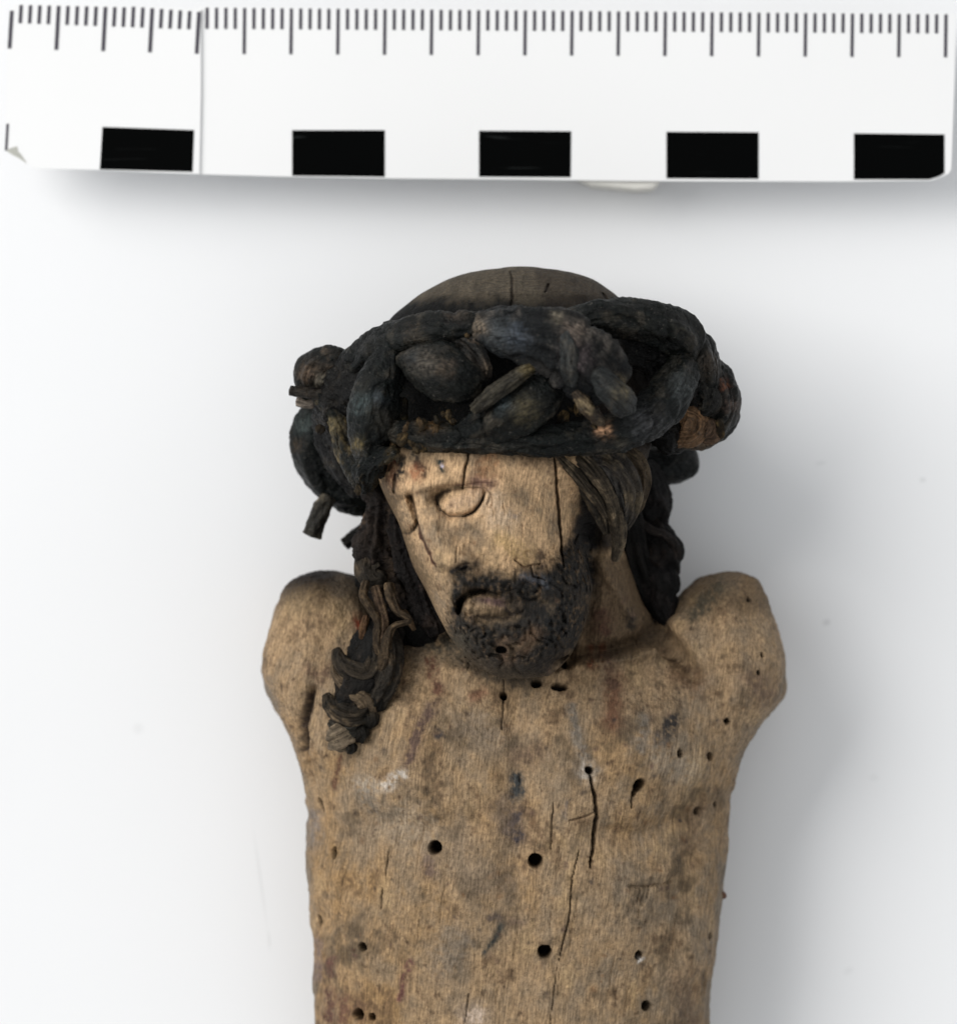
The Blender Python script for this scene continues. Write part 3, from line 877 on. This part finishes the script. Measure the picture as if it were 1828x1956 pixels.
# bottom band across the brow, rising at the right
strand(V_, [(745, 822, 560, 20), (800, 832, 592, 27), (870, 838, 612, 28), (950, 842, 622, 27), (1040, 845, 620, 30), (1120, 838, 606, 33), (1200, 818, 582, 40),
            (1262, 775, 552, 43), (1292, 724, 525, 38), (1296, 675, 500, 28)], crown, 5, wk=0.25, cuts=((0.21, 0.006, 0.12), (0.74, 0.006, 0.1)),
       tint=[(1148, 822, 13, (166, 128, 98), 0.9), (1230, 810, 30, (74, 74, 76), 0.5), (820, 800, 22, (104, 78, 48), 0.5), (1300, 745, 26, (70, 74, 74), 0.5)],
       flat=0.9)
# fat stem crossing upward in the middle
strand(V_, [(850, 836, 610, 12), (900, 824, 622, 28), (945, 806, 636, 42), (990, 778, 648, 50), (1035, 748, 645, 44), (1062, 722, 635, 22)], crown, 6, wk=0.3,
       cuts=((0.34, 0.012, 0.15),), tint=[(1000, 790, 22, (84, 76, 56), 0.6), (960, 775, 16, (64, 72, 74), 0.6)], flat=0.85)
strand(V_, [(905, 788, 664, 11), (935, 764, 684, 17), (970, 738, 690, 17), (1003, 714, 684, 14), (1022, 706, 670, 8)], crown, 7, base=(38, 35, 29), worn=(92, 85, 68), wk=0.5, blunt=(0.2, 0.2), groove=0.25, dia=1.5,
       tint=[(1010, 712, 14, (96, 84, 56), 0.7)])
# broad stem lying over the top, front
strand(V_, [(908, 628, 640, 26), (950, 634, 662, 43), (1005, 643, 680, 51), (1058, 656, 690, 58), (1102, 687, 688, 61), (1138, 722, 672, 58),
            (1168, 756, 650, 48)], crown, 8, wk=0.3, flat=0.62, dia=1.6, groove=0.16, base=(9, 11, 12), worn=(84, 78, 72), blunt=(0.15, 0.4),
       cuts=((0.6, 0.012, 0.12), (0.72, 0.01, 0.10), (0.88, 0.01, 0.10)),
       tint=[(950, 640, 26, (66, 70, 72), 0.6), (985, 650, 22, (66, 72, 80), 0.6), (1060, 612, 12, (112, 104, 90), 0.7), (1092, 640, 20, (112, 100, 90), 0.65),  # highlights of this stem painted as bluish and pale spots
             (1180, 740, 15, (92, 82, 62), 0.8), (1100, 690, 24, (84, 74, 74), 0.6), (910, 628, 16, (104, 92, 78), 0.8)])
strand(V_, [(1078, 640, 716, 10), (1082, 675, 726, 17), (1086, 710, 716, 19), (1088, 738, 690, 14)], crown, 9, wk=0.3, base=(40, 42, 42))
strand(V_, [(1130, 710, 714, 16), (1155, 740, 712, 25), (1180, 768, 690, 28), (1192, 786, 660, 20)], crown, 10, wk=0.35, base=(34, 36, 36),
       tint=[(1185, 752, 16, (88, 80, 62), 0.8)])
strand(V_, [(1094, 748, 684, 10), (1112, 775, 676, 15), (1132, 798, 650, 14), (1148, 812, 630, 8)], crown, 11, wk=0.7, base=(50, 42, 34), worn=(110, 96, 74), rough=0.3)
strand(V_, [(762, 862, 585, 10), (726, 876, 560, 20), (702, 902, 530, 24), (694, 938, 495, 16)], crown, 104, wk=0.4, worn=(84, 70, 46), rough=0.35, groove=0.2)
# wedge shaped stem left of centre
strand(V_, [(760, 688, 590, 10), (795, 696, 616, 34), (842, 710, 632, 54), (888, 728, 634, 50), (926, 745, 618, 30)], crown, 12, flat=0.8, wk=0.3, facets=0.04, dia=1.35,
       tint=[(812, 696, 24, (80, 74, 66), 0.7), (850, 708, 18, (84, 72, 60), 0.5), (790, 684, 12, (50, 54, 58), 0.5)], blunt=(0.5, 0.6))
strand(V_, [(870, 655, 600, 18), (900, 680, 625, 26), (912, 715, 620, 26), (905, 750, 600, 18)], crown, 13, rough=0.35, wk=0.5, base=(28, 27, 25), worn=(120, 104, 88))
# lens shaped stem at left
strand(V_, [(745, 640, 540, 22), (744, 690, 562, 34), (724, 740, 572, 44), (712, 790, 568, 47), (710, 838, 545, 42), (720, 880, 515, 32), (738, 908, 480, 14)], crown, 14,
       flat=0.85, wk=0.22, facets=0.05, dia=1.4, tint=[(722, 765, 14, (70, 76, 80), 0.5), (693, 775, 18, (64, 74, 74), 0.6), (686, 850, 12, (104, 90, 56), 0.6), (735, 800, 18, (48, 44, 38), 0.5)])  # bluish spots: reflected light painted into the stem colour
strand(V_, [(770, 760, 520, 12), (762, 810, 530, 17), (748, 855, 520, 18), (728, 890, 500, 12)], crown, 15, wk=0.4, worn=(90, 78, 56), base=(30, 28, 25))
# knob and stubs far left
strand(V_, [(664, 690, 400, 26), (630, 694, 380, 34), (602, 712, 360, 40), (598, 742, 340, 34), (610, 765, 330, 22)], crown, 16, wk=0.3, worn=(84, 72, 60),
       tint=[(588, 712, 18, (96, 80, 66), 0.7), (610, 725, 10, (104, 98, 86), 0.6), (664, 690, 12, (96, 80, 44), 0.5)])
strand("thorn_stub", [(640, 752, 380, 14), (600, 752, 385, 12), (568, 748, 385, 10), (551, 745, 385, 9)], crown, 17, base=(34, 30, 26), worn=(92, 80, 66), seg=28, blunt=(0.3, 0.3), rough=0.2)
strand("thorn_stub", [(600, 765, 350, 12), (582, 768, 350, 11), (563, 766, 350, 9)], crown, 18, base=(110, 100, 90), worn=(160, 148, 136), seg=28, blunt=(0.3, 0.3), rough=0.2)
strand(V_, [(606, 745, 370, 20), (634, 782, 385, 20), (652, 825, 395, 20), (668, 868, 410, 24), (695, 905, 430, 30), (720, 930, 430, 22)], crown, 19, wk=0.45, worn=(88, 76, 52),
       tint=[(632, 815, 14, (110, 98, 70), 0.7), (672, 830, 8, (112, 96, 60), 0.6), (692, 926, 8, (140, 122, 60), 0.7)])
strand(V_, [(615, 770, 300, 26), (594, 812, 270, 38), (598, 862, 250, 44), (622, 905, 235, 46), (662, 932, 225, 46), (708, 944, 220, 40), (760, 950, 210, 30)], crown, 20,
       wk=0.15, rough=0.06, groove=0.03, tint=[(580, 810, 20, (64, 72, 70), 0.6), (566, 850, 12, (70, 58, 46), 0.5)])
strand("thorn_stub", [(626, 945, 260, 15), (612, 972, 262, 19), (602, 994, 262, 17), (589, 1026, 262, 19)], crown, 21, base=(38, 36, 32), worn=(96, 88, 74), wk=0.5,
       seg=36, blunt=(0.3, 0.2), rough=0.28)
strand("thorn_stub", [(716, 998, 200, 14), (682, 1020, 200, 14), (652, 1042, 200, 13)], crown, 22, base=(22, 22, 21), seg=28, blunt=(0.3, 0.25), rough=0.2)
# right end
strand(V_, [(1342, 690, 430, 24), (1364, 730, 405, 38), (1374, 776, 385, 38), (1358, 814, 375, 36), (1322, 830, 375, 28), (1275, 846, 390, 12)], crown, 23, wk=0.35,
       rough=0.16, tint=[(1396, 775, 16, (84, 70, 62), 0.6), (1340, 842, 24, (104, 88, 72), 0.7), (1380, 735, 10, (110, 70, 50), 0.7)])
strand("broken_splinter", [(1318, 775, 425, 12), (1328, 802, 420, 26), (1318, 830, 412, 24), (1288, 848, 400, 10)], crown, 24, rough=0.3, groove=0.16, base=(96, 74, 54), worn=(150, 112, 78), wk=0.6,
       flat=0.6, facets=0.2, label="broken bare brown wood at the right end of the crown")
strand("broken_splinter", [(1362, 800, 415, 12), (1354, 820, 412, 22), (1335, 838, 400, 14)], crown, 25, rough=0.35, groove=0.16, base=(84, 66, 52), worn=(128, 104, 84), wk=0.6, flat=0.6, facets=0.2)
strand(V_, [(1320, 700, 450, 22), (1346, 740, 436, 26), (1350, 772, 425, 24), (1335, 788, 415, 14)], crown, 26, rough=0.4, wk=0.5, base=(26, 25, 23), worn=(92, 84, 72))
strand(V_, [(1190, 860, 190, 34), (1260, 882, 185, 44), (1312, 874, 185, 42), (1340, 866, 185, 28)], crown, 27, wk=0.12, blunt=(0.4, 0.4), base=(18, 20, 20))
# frayed brown fibres in the hollows of the wreath
random.seed(8)
for q in range(22):
    x, y = random.choice([(835, 812), (800, 818), (900, 655), (1108, 785), (915, 690), (680, 850), (640, 800), (780, 840), (1345, 800), (860, 808), (700, 640), (1190, 690)])
    x += random.uniform(-30, 30); y += random.uniform(-14, 14)
    z = 606 if 760 < x < 1200 else (560 if x < 760 and y > 830 else 440)
    a = 1.57 + random.uniform(-0.7, 0.7); l = random.uniform(9, 20); r = random.uniform(6, 12)
    strand("bark_flake", [(x, y, z, r * 0.6), (x + l * math.cos(a), y + l * math.sin(a), z + 4, r), (x + 2 * l * math.cos(a), y + 2 * l * math.sin(a), z - 4, r * 0.5)],
           crown, 40 + q, seg=26, base=random.choice([(34, 28, 20), (44, 36, 24), (24, 22, 18)]), worn=(118, 96, 62), wk=0.42, rough=0.5, groove=0.3, flat=0.5, mat=MAT_HAIR)

for q, (x, y) in enumerate([(782, 808), (800, 800), (816, 806), (832, 796), (846, 788), (860, 784), (838, 812), (864, 800), (852, 820), (880, 812), (764, 868), (752, 842), (686, 926), (1148, 818), (1128, 812), (896, 640), (906, 660)]):
    rs = random.Random(q)
    a = 1.57 + rs.uniform(-0.6, 0.6); l = rs.uniform(7, 14); z = 628 if 760 < x < 1200 else 560
    strand("bark_flake", [(x, y, z - 8, 3), (x + l * math.cos(a), y + l * math.sin(a), z, rs.uniform(4, 7)), (x + 1.8 * l * math.cos(a), y + 1.8 * l * math.sin(a), z - 10, 3)],
           crown, 200 + q, seg=22, base=rs.choice([(40, 33, 23), (56, 44, 30), (32, 28, 21)]), worn=(112, 92, 62), wk=0.35, rough=0.55, groove=0.3, flat=0.5, mat=MAT_HAIR)

# ------------------------------------------------------------------ hair
H = dict(mat=MAT_HAIR)
hair = bpy.data.objects.new("hair", None)
scene.collection.objects.link(hair)
hair.parent = figure
DK, DW = (26, 22, 20), (74, 60, 48)
HL = "hair_lock"
# left, behind the cheek
strand(HL, [(715, 915, 400, 24), (728, 955, 380, 34), (728, 1010, 360, 36), (722, 1060, 345, 40), (735, 1105, 340, 36), (765, 1150, 330, 34), (790, 1200, 320, 22)], hair, 61,
       base=DK, worn=DW, wk=0.4, rough=0.3, groove=0.25, lumps=0.2, rw=1.5, **H)
strand(HL, [(745, 930, 400, 16), (762, 985, 400, 20), (770, 1040, 395, 24), (790, 1100, 390, 26), (812, 1160, 380, 28), (835, 1215, 370, 20)], hair, 62,
       base=(20, 17, 16), worn=(56, 46, 40), wk=0.3, rough=0.25, groove=0.2, lumps=0.16, rw=1.5, **H)
strand(HL, [(705, 1045, 360, 14), (703, 1075, 365, 24), (712, 1102, 372, 24), (738, 1108, 380, 16)], hair, 63, base=(38, 34, 29), worn=(84, 72, 58), wk=0.4, rough=0.15, groove=0.2, **H)
strand(HL, [(690, 1080, 290, 30), (735, 1120, 290, 50), (775, 1165, 290, 55), (815, 1215, 290, 48), (850, 1240, 290, 30)], hair, 103, base=(14, 13, 12), worn=(34, 29, 26), wk=0.3, **H)
# thin wavy strands above the shoulder
TS = dict(mat=MAT_HAIR, seg=28, groove=0.1, rough=0.2, base=(50, 41, 31), worn=(116, 96, 72), wk=0.42, facets=0.15)
HS = "hair_strand"
strand(HS, [(700, 1108, 400, 9), (694, 1138, 410, 9), (708, 1162, 415, 9), (722, 1190, 415, 8), (720, 1222, 415, 9), (732, 1262, 415, 8), (738, 1290, 405, 5)], hair, 64, **TS)
strand(HS, [(742, 1112, 412, 9), (747, 1140, 420, 10), (760, 1166, 425, 8), (782, 1184, 428, 6), (752, 1196, 425, 6), (740, 1218, 425, 9), (732, 1262, 420, 12), (720, 1300, 405, 6)], hair, 65, **TS)
strand(HS, [(716, 1118, 395, 9), (724, 1150, 400, 10), (732, 1185, 405, 10), (728, 1230, 410, 11), (735, 1275, 400, 9)], hair, 66, **dict(TS, base=(70, 56, 44), wk=0.4))
strand(HS, [(700, 1175, 380, 6), (694, 1198, 385, 8), (690, 1222, 375, 5)], hair, 67, **dict(TS, base=(74, 54, 38), worn=(104, 78, 54)))
strand(HS, [(748, 1215, 395, 6), (750, 1245, 400, 11), (746, 1280, 392, 8)], hair, 68, **dict(TS, base=(112, 88, 58), worn=(150, 118, 76)))
strand(HS, [(770, 1165, 400, 5), (782, 1185, 400, 7), (792, 1205, 392, 4)], hair, 69, **dict(TS, base=(78, 62, 46)))
# curled lock resting on the shoulder
CL = dict(mat=MAT_HAIR, rough=0.12, groove=0.2, base=(33, 29, 24), worn=(98, 83, 64), wk=0.42, facets=0.12, rw=1.2)
strand(HL, [(735, 1180, 345, 30), (722, 1235, 360, 42), (702, 1290, 366, 50), (684, 1340, 362, 46), (668, 1385, 352, 38), (655, 1418, 340, 22)], hair, 70,
       **dict(CL, base=(20, 19, 18), worn=(50, 43, 37), wk=0.35))
strand(HL, [(742, 1195, 395, 12), (746, 1235, 402, 22), (742, 1280, 402, 26), (726, 1320, 396, 24), (706, 1350, 390, 16)], hair, 86, **dict(CL, base=(40, 36, 31), worn=(96, 80, 62)))
strand(HL, [(714, 1222, 388, 12), (718, 1258, 398, 20), (702, 1284, 402, 23), (672, 1280, 396, 22), (650, 1262, 382, 16), (643, 1240, 366, 9)], hair, 71, **CL)
strand(HL, [(640, 1262, 366, 8), (644, 1290, 376, 12), (672, 1318, 392, 18), (698, 1338, 396, 22), (710, 1366, 386, 15)], hair, 72, **dict(CL, base=(78, 66, 52)))
strand(HL, [(704, 1352, 388, 18), (682, 1366, 396, 24), (652, 1362, 388, 23), (632, 1348, 374, 17), (622, 1328, 360, 10)], hair, 73, **CL)
strand(HL, [(696, 1382, 382, 18), (672, 1396, 386, 18), (644, 1390, 376, 14), (630, 1382, 362, 9)], hair, 74, **dict(CL, base=(38, 36, 32), worn=(80, 72, 60)))
strand(HL, [(672, 1404, 370, 14), (656, 1408, 384, 27), (642, 1414, 380, 25), (632, 1418, 366, 12)], hair, 75, **dict(CL, base=(98, 86, 71), worn=(138, 122, 100), rough=0.08))
for q, (x, y, r) in enumerate([(744, 1232, 17), (748, 1268, 20), (740, 1305, 20), (722, 1338, 19), (708, 1372, 17), (690, 1402, 15), (672, 1428, 11), (690, 1246, 10), (660, 1338, 12)]):
    strand(HL, [(x - 8, y - r, 384, r * 0.5), (x, y, 396 if q < 7 else 372, r), (x - 4, y + r, 384, r * 0.55)], hair, 120 + q, **dict(CL, base=(24, 22, 19), worn=(72, 62, 48), rough=0.35, wk=0.4, seg=50))
# right temple
RT = dict(mat=MAT_HAIR, rough=0.06, groove=0.3, base=(48, 42, 34), worn=(110, 96, 77), wk=0.42, facets=0.14, rw=0.3)
strand(HL, [(1060, 868, 560, 7), (1092, 900, 545, 9), (1118, 932, 528, 9), (1142, 962, 505, 8), (1158, 990, 490, 5)], hair, 76, **RT)
strand(HL, [(1100, 868, 545, 14), (1130, 898, 530, 15), (1156, 938, 505, 16), (1172, 985, 478, 16), (1179, 1030, 455, 13), (1173, 1072, 432, 7)], hair, 77, **RT)
strand(HL, [(1120, 858, 530, 24), (1165, 888, 510, 28), (1192, 930, 480, 27), (1198, 975, 455, 20), (1190, 1012, 440, 9)], hair, 78, **dict(RT, base=(48, 44, 40), worn=(96, 84, 66)))
strand(HL, [(1170, 860, 480, 24), (1205, 885, 465, 26), (1220, 925, 445, 22), (1214, 965, 430, 15), (1200, 1000, 420, 7)], hair, 79, **dict(RT, base=(64, 54, 42)))

strand(HL, [(1080, 870, 540, 12), (1108, 905, 522, 15), (1132, 945, 495, 16), (1150, 985, 470, 14), (1160, 1020, 450, 7)], hair, 87, **dict(RT, base=(34, 31, 27), worn=(80, 70, 56)))
strand(HL, [(1125, 866, 535, 11), (1158, 900, 520, 13), (1180, 940, 495, 13), (1190, 980, 470, 10), (1186, 1015, 450, 5)], hair, 88, **dict(RT, base=(40, 38, 36), worn=(84, 78, 70)))
strand(HL, [(1205, 960, 300, 16), (1210, 1005, 290, 20), (1216, 1050, 280, 20), (1230, 1100, 260, 20), (1245, 1150, 250, 14)], hair, 89, **dict(RT, base=(16, 15, 14), worn=(46, 40, 36)))
# right lock hanging behind the neck
BL = dict(mat=MAT_HAIR, rough=0.12, groove=0.14, base=(15, 14, 14), worn=(44, 38, 36), wk=0.3, facets=0.1)
strand(HL, [(1228, 880, 250, 22), (1244, 930, 240, 34), (1248, 975, 235, 38), (1236, 1010, 230, 34)], hair, 81, **BL)
strand(HL, [(1225, 990, 245, 20), (1255, 1022, 245, 34), (1268, 1055, 240, 42), (1252, 1095, 230, 40)], hair, 82, **dict(BL, worn=(70, 58, 50)))
strand(HL, [(1230, 1070, 235, 30), (1258, 1105, 240, 42), (1265, 1145, 245, 36), (1276, 1178, 255, 22), (1286, 1198, 262, 10)], hair, 83, **BL)
strand(HL, [(1215, 985, 282, 7), (1245, 1012, 292, 8), (1270, 1020, 290, 8), (1292, 1040, 275, 8), (1300, 1070, 255, 5)], hair, 84, **dict(BL, base=(34, 30, 28), worn=(80, 68, 58)))
strand("nub", [(1376, 1712, 215, 6), (1386, 1720, 215, 8), (1386, 1728, 215, 5)], figure, 85, seg=24, base=(96, 70, 56), worn=(110, 90, 70), mat=MAT_HAIR)

# ------------------------------------------------------------------ setting
def paper_mat(name, col, rough, spec=0.3, bump=0.02, scale=900.0):
    m, nt, b = new_mat(name)
    L = nt.links.new
    tc = node(nt, 'ShaderNodeTexCoord')
    n1 = node(nt, 'ShaderNodeTexNoise'); n1.inputs['Scale'].default_value = scale; n1.inputs['Detail'].default_value = 4
    L(tc.outputs['Object'], n1.inputs['Vector'])
    n2 = node(nt, 'ShaderNodeTexNoise'); n2.inputs['Scale'].default_value = 22.0; n2.inputs['Detail'].default_value = 5
    L(tc.outputs['Object'], n2.inputs['Vector'])
    mr = node(nt, 'ShaderNodeMapRange'); mr.inputs['To Min'].default_value = 0.965; mr.inputs['To Max'].default_value = 1.03
    L(n2.outputs['Fac'], mr.inputs['Value'])
    sc = node(nt, 'ShaderNodeVectorMath', operation='SCALE'); sc.inputs[0].default_value = col
    L(mr.outputs[0], sc.inputs['Scale']); L(sc.outputs[0], b.inputs['Base Color'])
    b.inputs['Roughness'].default_value = rough
    b.inputs['Specular IOR Level'].default_value = spec
    bp = node(nt, 'ShaderNodeBump'); bp.inputs['Strength'].default_value = bump; bp.inputs['Distance'].default_value = 3 * U
    L(n1.outputs['Fac'], bp.inputs['Height']); L(bp.outputs[0], b.inputs['Normal'])
    return m


def plate(name, outline, z0, z1, mat, parent=None, wav=None):
    """thin card of real thickness from an outline (x, y)"""
    n = len(outline)
    V = [(x, y, z1) for x, y in outline] + [(x, y, z0) for x, y in outline]
    me = bpy.data.meshes.new(name)
    W = to_world(np.array(V, float))
    F_ = [tuple(range(n)), tuple(range(2 * n - 1, n - 1, -1))] + [(i, i + n, (i + 1) % n + n, (i + 1) % n) for i in range(n)]
    me.from_pydata([tuple(v) for v in W], [], F_)
    import bmesh
    b = bmesh.new(); b.from_mesh(me); bmesh.ops.recalc_face_normals(b, faces=b.faces); b.to_mesh(me); b.free()
    me.materials.append(mat)
    o = bpy.data.objects.new(name, me); scene.collection.objects.link(o)
    o.parent = parent
    return o


M_BACK = paper_mat("white_backdrop_paper", (0.80, 0.805, 0.815), 0.8, 0.1)
def marks(mat, items):
    """faint scuffs on the backdrop: x, y, half length, half width, angle, strength"""
    nt = mat.node_tree; b = nt.nodes["Principled BSDF"]; L = nt.links.new
    tc = node(nt, 'ShaderNodeTexCoord')
    for (x, y, lx, ly, ang, k) in items:
        mp = node(nt, 'ShaderNodeMapping', vector_type='TEXTURE')
        mp.inputs['Location'].default_value = ((x - CX) * U, (CY - y) * U, 0)
        mp.inputs['Rotation'].default_value = (0, 0, math.radians(ang))
        mp.inputs['Scale'].default_value = (lx * U, ly * U, 1.0)
        L(tc.outputs['Object'], mp.inputs['Vector'])
        ln = node(nt, 'ShaderNodeVectorMath', operation='LENGTH'); L(mp.outputs[0], ln.inputs[0])
        r = node(nt, 'ShaderNodeMapRange', interpolation_type='SMOOTHSTEP')
        r.inputs['From Min'].default_value = 0.2; r.inputs['From Max'].default_value = 1.0
        r.inputs['To Min'].default_value = 1 - k; r.inputs['To Max'].default_value = 1.0
        L(ln.outputs['Value'], r.inputs['Value'])
        src = b.inputs['Base Color'].links[0].from_socket
        sc = node(nt, 'ShaderNodeVectorMath', operation='SCALE')
        L(src, sc.inputs[0]); L(r.outputs[0], sc.inputs['Scale']); L(sc.outputs[0], b.inputs['Base Color'])


marks(M_BACK, [(1597, 1195, 12, 9, 20, 0.16), (1786, 915, 9, 7, 0, 0.14), (1585, 882, 16, 7, 10, 0.07), (246, 1404, 16, 16, 0, 0.06),
               (486, 1700, 130, 4, -82, 0.09), (503, 1820, 28, 3, -86, 0.12), (1640, 1880, 16, 10, 30, 0.06), (1690, 1500, 14, 10, 0, 0.05)])
M_CARD = paper_mat("white_printed_card", (0.80, 0.80, 0.80), 0.5, 0.2)
M_TICK, nt_, b_ = new_mat("printed_dark_ink")
b_.inputs['Base Color'].default_value = (0.045, 0.04, 0.055, 1); b_.inputs['Roughness'].default_value = 0.5

M_BLACK, nt_, b_ = new_mat("scratched_black_ink")
b_.inputs['Roughness'].default_value = 0.35
b_.inputs['Specular IOR Level'].default_value = 0.02
tc = node(nt_, 'ShaderNodeTexCoord')
mp = node(nt_, 'ShaderNodeMapping'); mp.inputs['Rotation'].default_value = (0, 0, math.radians(20)); mp.inputs['Scale'].default_value = (60, 1500, 1)
nt_.links.new(tc.outputs['Object'], mp.inputs[0])
nz = node(nt_, 'ShaderNodeTexNoise'); nz.inputs['Scale'].default_value = 1.0; nz.inputs['Detail'].default_value = 2; nz.inputs['Distortion'].default_value = 1.2
nt_.links.new(mp.outputs[0], nz.inputs['Vector'])
cr = node(nt_, 'ShaderNodeValToRGB')
cr.color_ramp.elements[0].position = 0.68; cr.color_ramp.elements[0].color = (0.0012, 0.0014, 0.0014, 1)
cr.color_ramp.elements[1].position = 0.76; cr.color_ramp.elements[1].color = (0.018, 0.02, 0.02, 1)
nt_.links.new(nz.outputs['Fac'], cr.inputs[0]); nt_.links.new(cr.outputs[0], b_.inputs['Base Color'])

ground = plate("ground", [(-6000, -6000), (8000, -6000), (8000, 8000), (-6000, 8000)], -20, 0, M_BACK)
tag(ground, "smooth white backdrop sheet", None, None, "structure")
ground["kind"] = "structure"

# ------------------------------------------------------------------ scale bar, raised on a pad of putty
ZR = 125.0
K = (DIST + ZREF - ZR) / DIST      # printed 100 mm bar: its true length at its own height


def rx(x): return CX + (x - CX) * K
def ry(y): return CY + (y - CY) * K
def rp(l): return [(rx(x), ry(y)) for x, y in l]


bar = bpy.data.objects.new("scale_bar", None)
scene.collection.objects.link(bar)
tag(bar, "white photo scale bar with millimetre ticks and five black blocks above the carving", "scale bar")
main = plate("card", rp([(380, 12), (900, 17), (1400, 21), (1826, 25), (1823, 160), (1817, 322), (1812, 331), (1795, 338), (1780, 344), (1600, 346), (1200, 345),
                         (1000, 342), (740, 340), (560, 337), (380, 332)]), ZR - 9, ZR, M_CARD, bar)
left = plate("card", rp([(30, 7), (120, 8), (200, 10), (300, 13), (384, 17), (384, 180), (381, 332), (300, 329), (190, 324), (66, 321), (50, 312), (34, 302), (10, 288), (12, 160), (17, 22)]),
             ZR + 0.4, ZR + 6, M_CARD, bar)
left["label"] = "left end piece of the card, stuck on top with its worn corner"
ZT = ZR + 0.25
ZL = ZR + 6.3


def tick(x, y0, y1, w, z, lean=0.0):
    o = plate("tick_mark", rp([(x - w / 2, y0), (x + w / 2, y0), (x + w / 2 - lean, y1), (x - w / 2 - lean, y1)]), z, z + 0.6, M_TICK, bar)
    return o


for i in range(0, 101):
    x = 21.5 + 17.87 * i - (0.6 if i > 60 else 0)
    long_ = i % 5 == 0
    if x < 384:
        t = (x - 20) / 360.0
        y0 = 8.5 + 8 * t
        if x > 250: y0 = 12 + 10 * (x - 250) / 130
        y1 = (92 + 10 * t) if long_ else (43 + 13 * t)
        tick(x + 1.5, max(y0, 9 if i else 20), y1, 7.4 if long_ else 6.8, ZL, 4.5 if long_ else 2)
    else:
        t = (x - 390) / 1420.0
        y0 = 13.5 + 13 * t
        y1 = (102 + 6.5 * t) if long_ else (54 + 9 * t)
        tick(x - 1, y0, y1, 6.3, ZT, 1.0 if long_ else 0.3)
tick(15, 236, 287, 5, ZL, 3)


def quad_print(name, pts, z, mat):
    return plate(name, rp(pts), z, z + 0.6, mat, bar)


quad_print("black_block", [(196, 242), (371, 248), (368, 328), (191, 323)], ZL, M_BLACK)
quad_print("black_block", [(558, 248), (735, 248), (735, 337), (558, 335)], ZT, M_BLACK)
quad_print("black_block", [(915, 249), (1091, 250), (1090, 338), (915, 337)], ZT, M_BLACK)
quad_print("black_block", [(1273, 251), (1449, 252), (1449, 341), (1273, 340)], ZT, M_BLACK)
quad_print("black_block", [(1631, 254), (1804, 256), (1804, 330), (1794, 336), (1776, 342), (1631, 342)], ZT, M_BLACK)
# frayed lower left corner of the laminate
M_FRAY = paper_mat("bare_frayed_card", (0.42, 0.42, 0.38), 0.7, 0.2, 0.5)
quad_print("worn_corner", [(12, 287), (22, 282), (33, 279), (35, 289), (40, 294), (47, 304), (52, 312), (36, 301), (24, 295)], ZL, M_FRAY)

M_PUTTY = paper_mat("cream_putty", (0.70, 0.685, 0.64), 0.7, 0.2, 0.6, 700)
pad = plate("putty_pad", rp([(1080, 210), (1230, 205), (1262, 240), (1265, 320), (1262, 348), (1250, 361), (1215, 363), (1130, 354), (1085, 330)]), 0.2, ZR - 9.2, M_PUTTY)
bv = pad.modifiers.new("b", 'BEVEL'); bv.width = 10 * U; bv.segments = 3
tag(pad, "small cream lump peeking out under the lower edge of the scale bar", "putty")
pad2 = plate("putty_pad", rp([(250, 120), (420, 115), (440, 170), (420, 230), (300, 235), (245, 190)]), 0.2, ZR - 9.2, M_PUTTY)
bv = pad2.modifiers.new("b", 'BEVEL'); bv.width = 10 * U; bv.segments = 3
bpy.data.objects.remove(pad2)
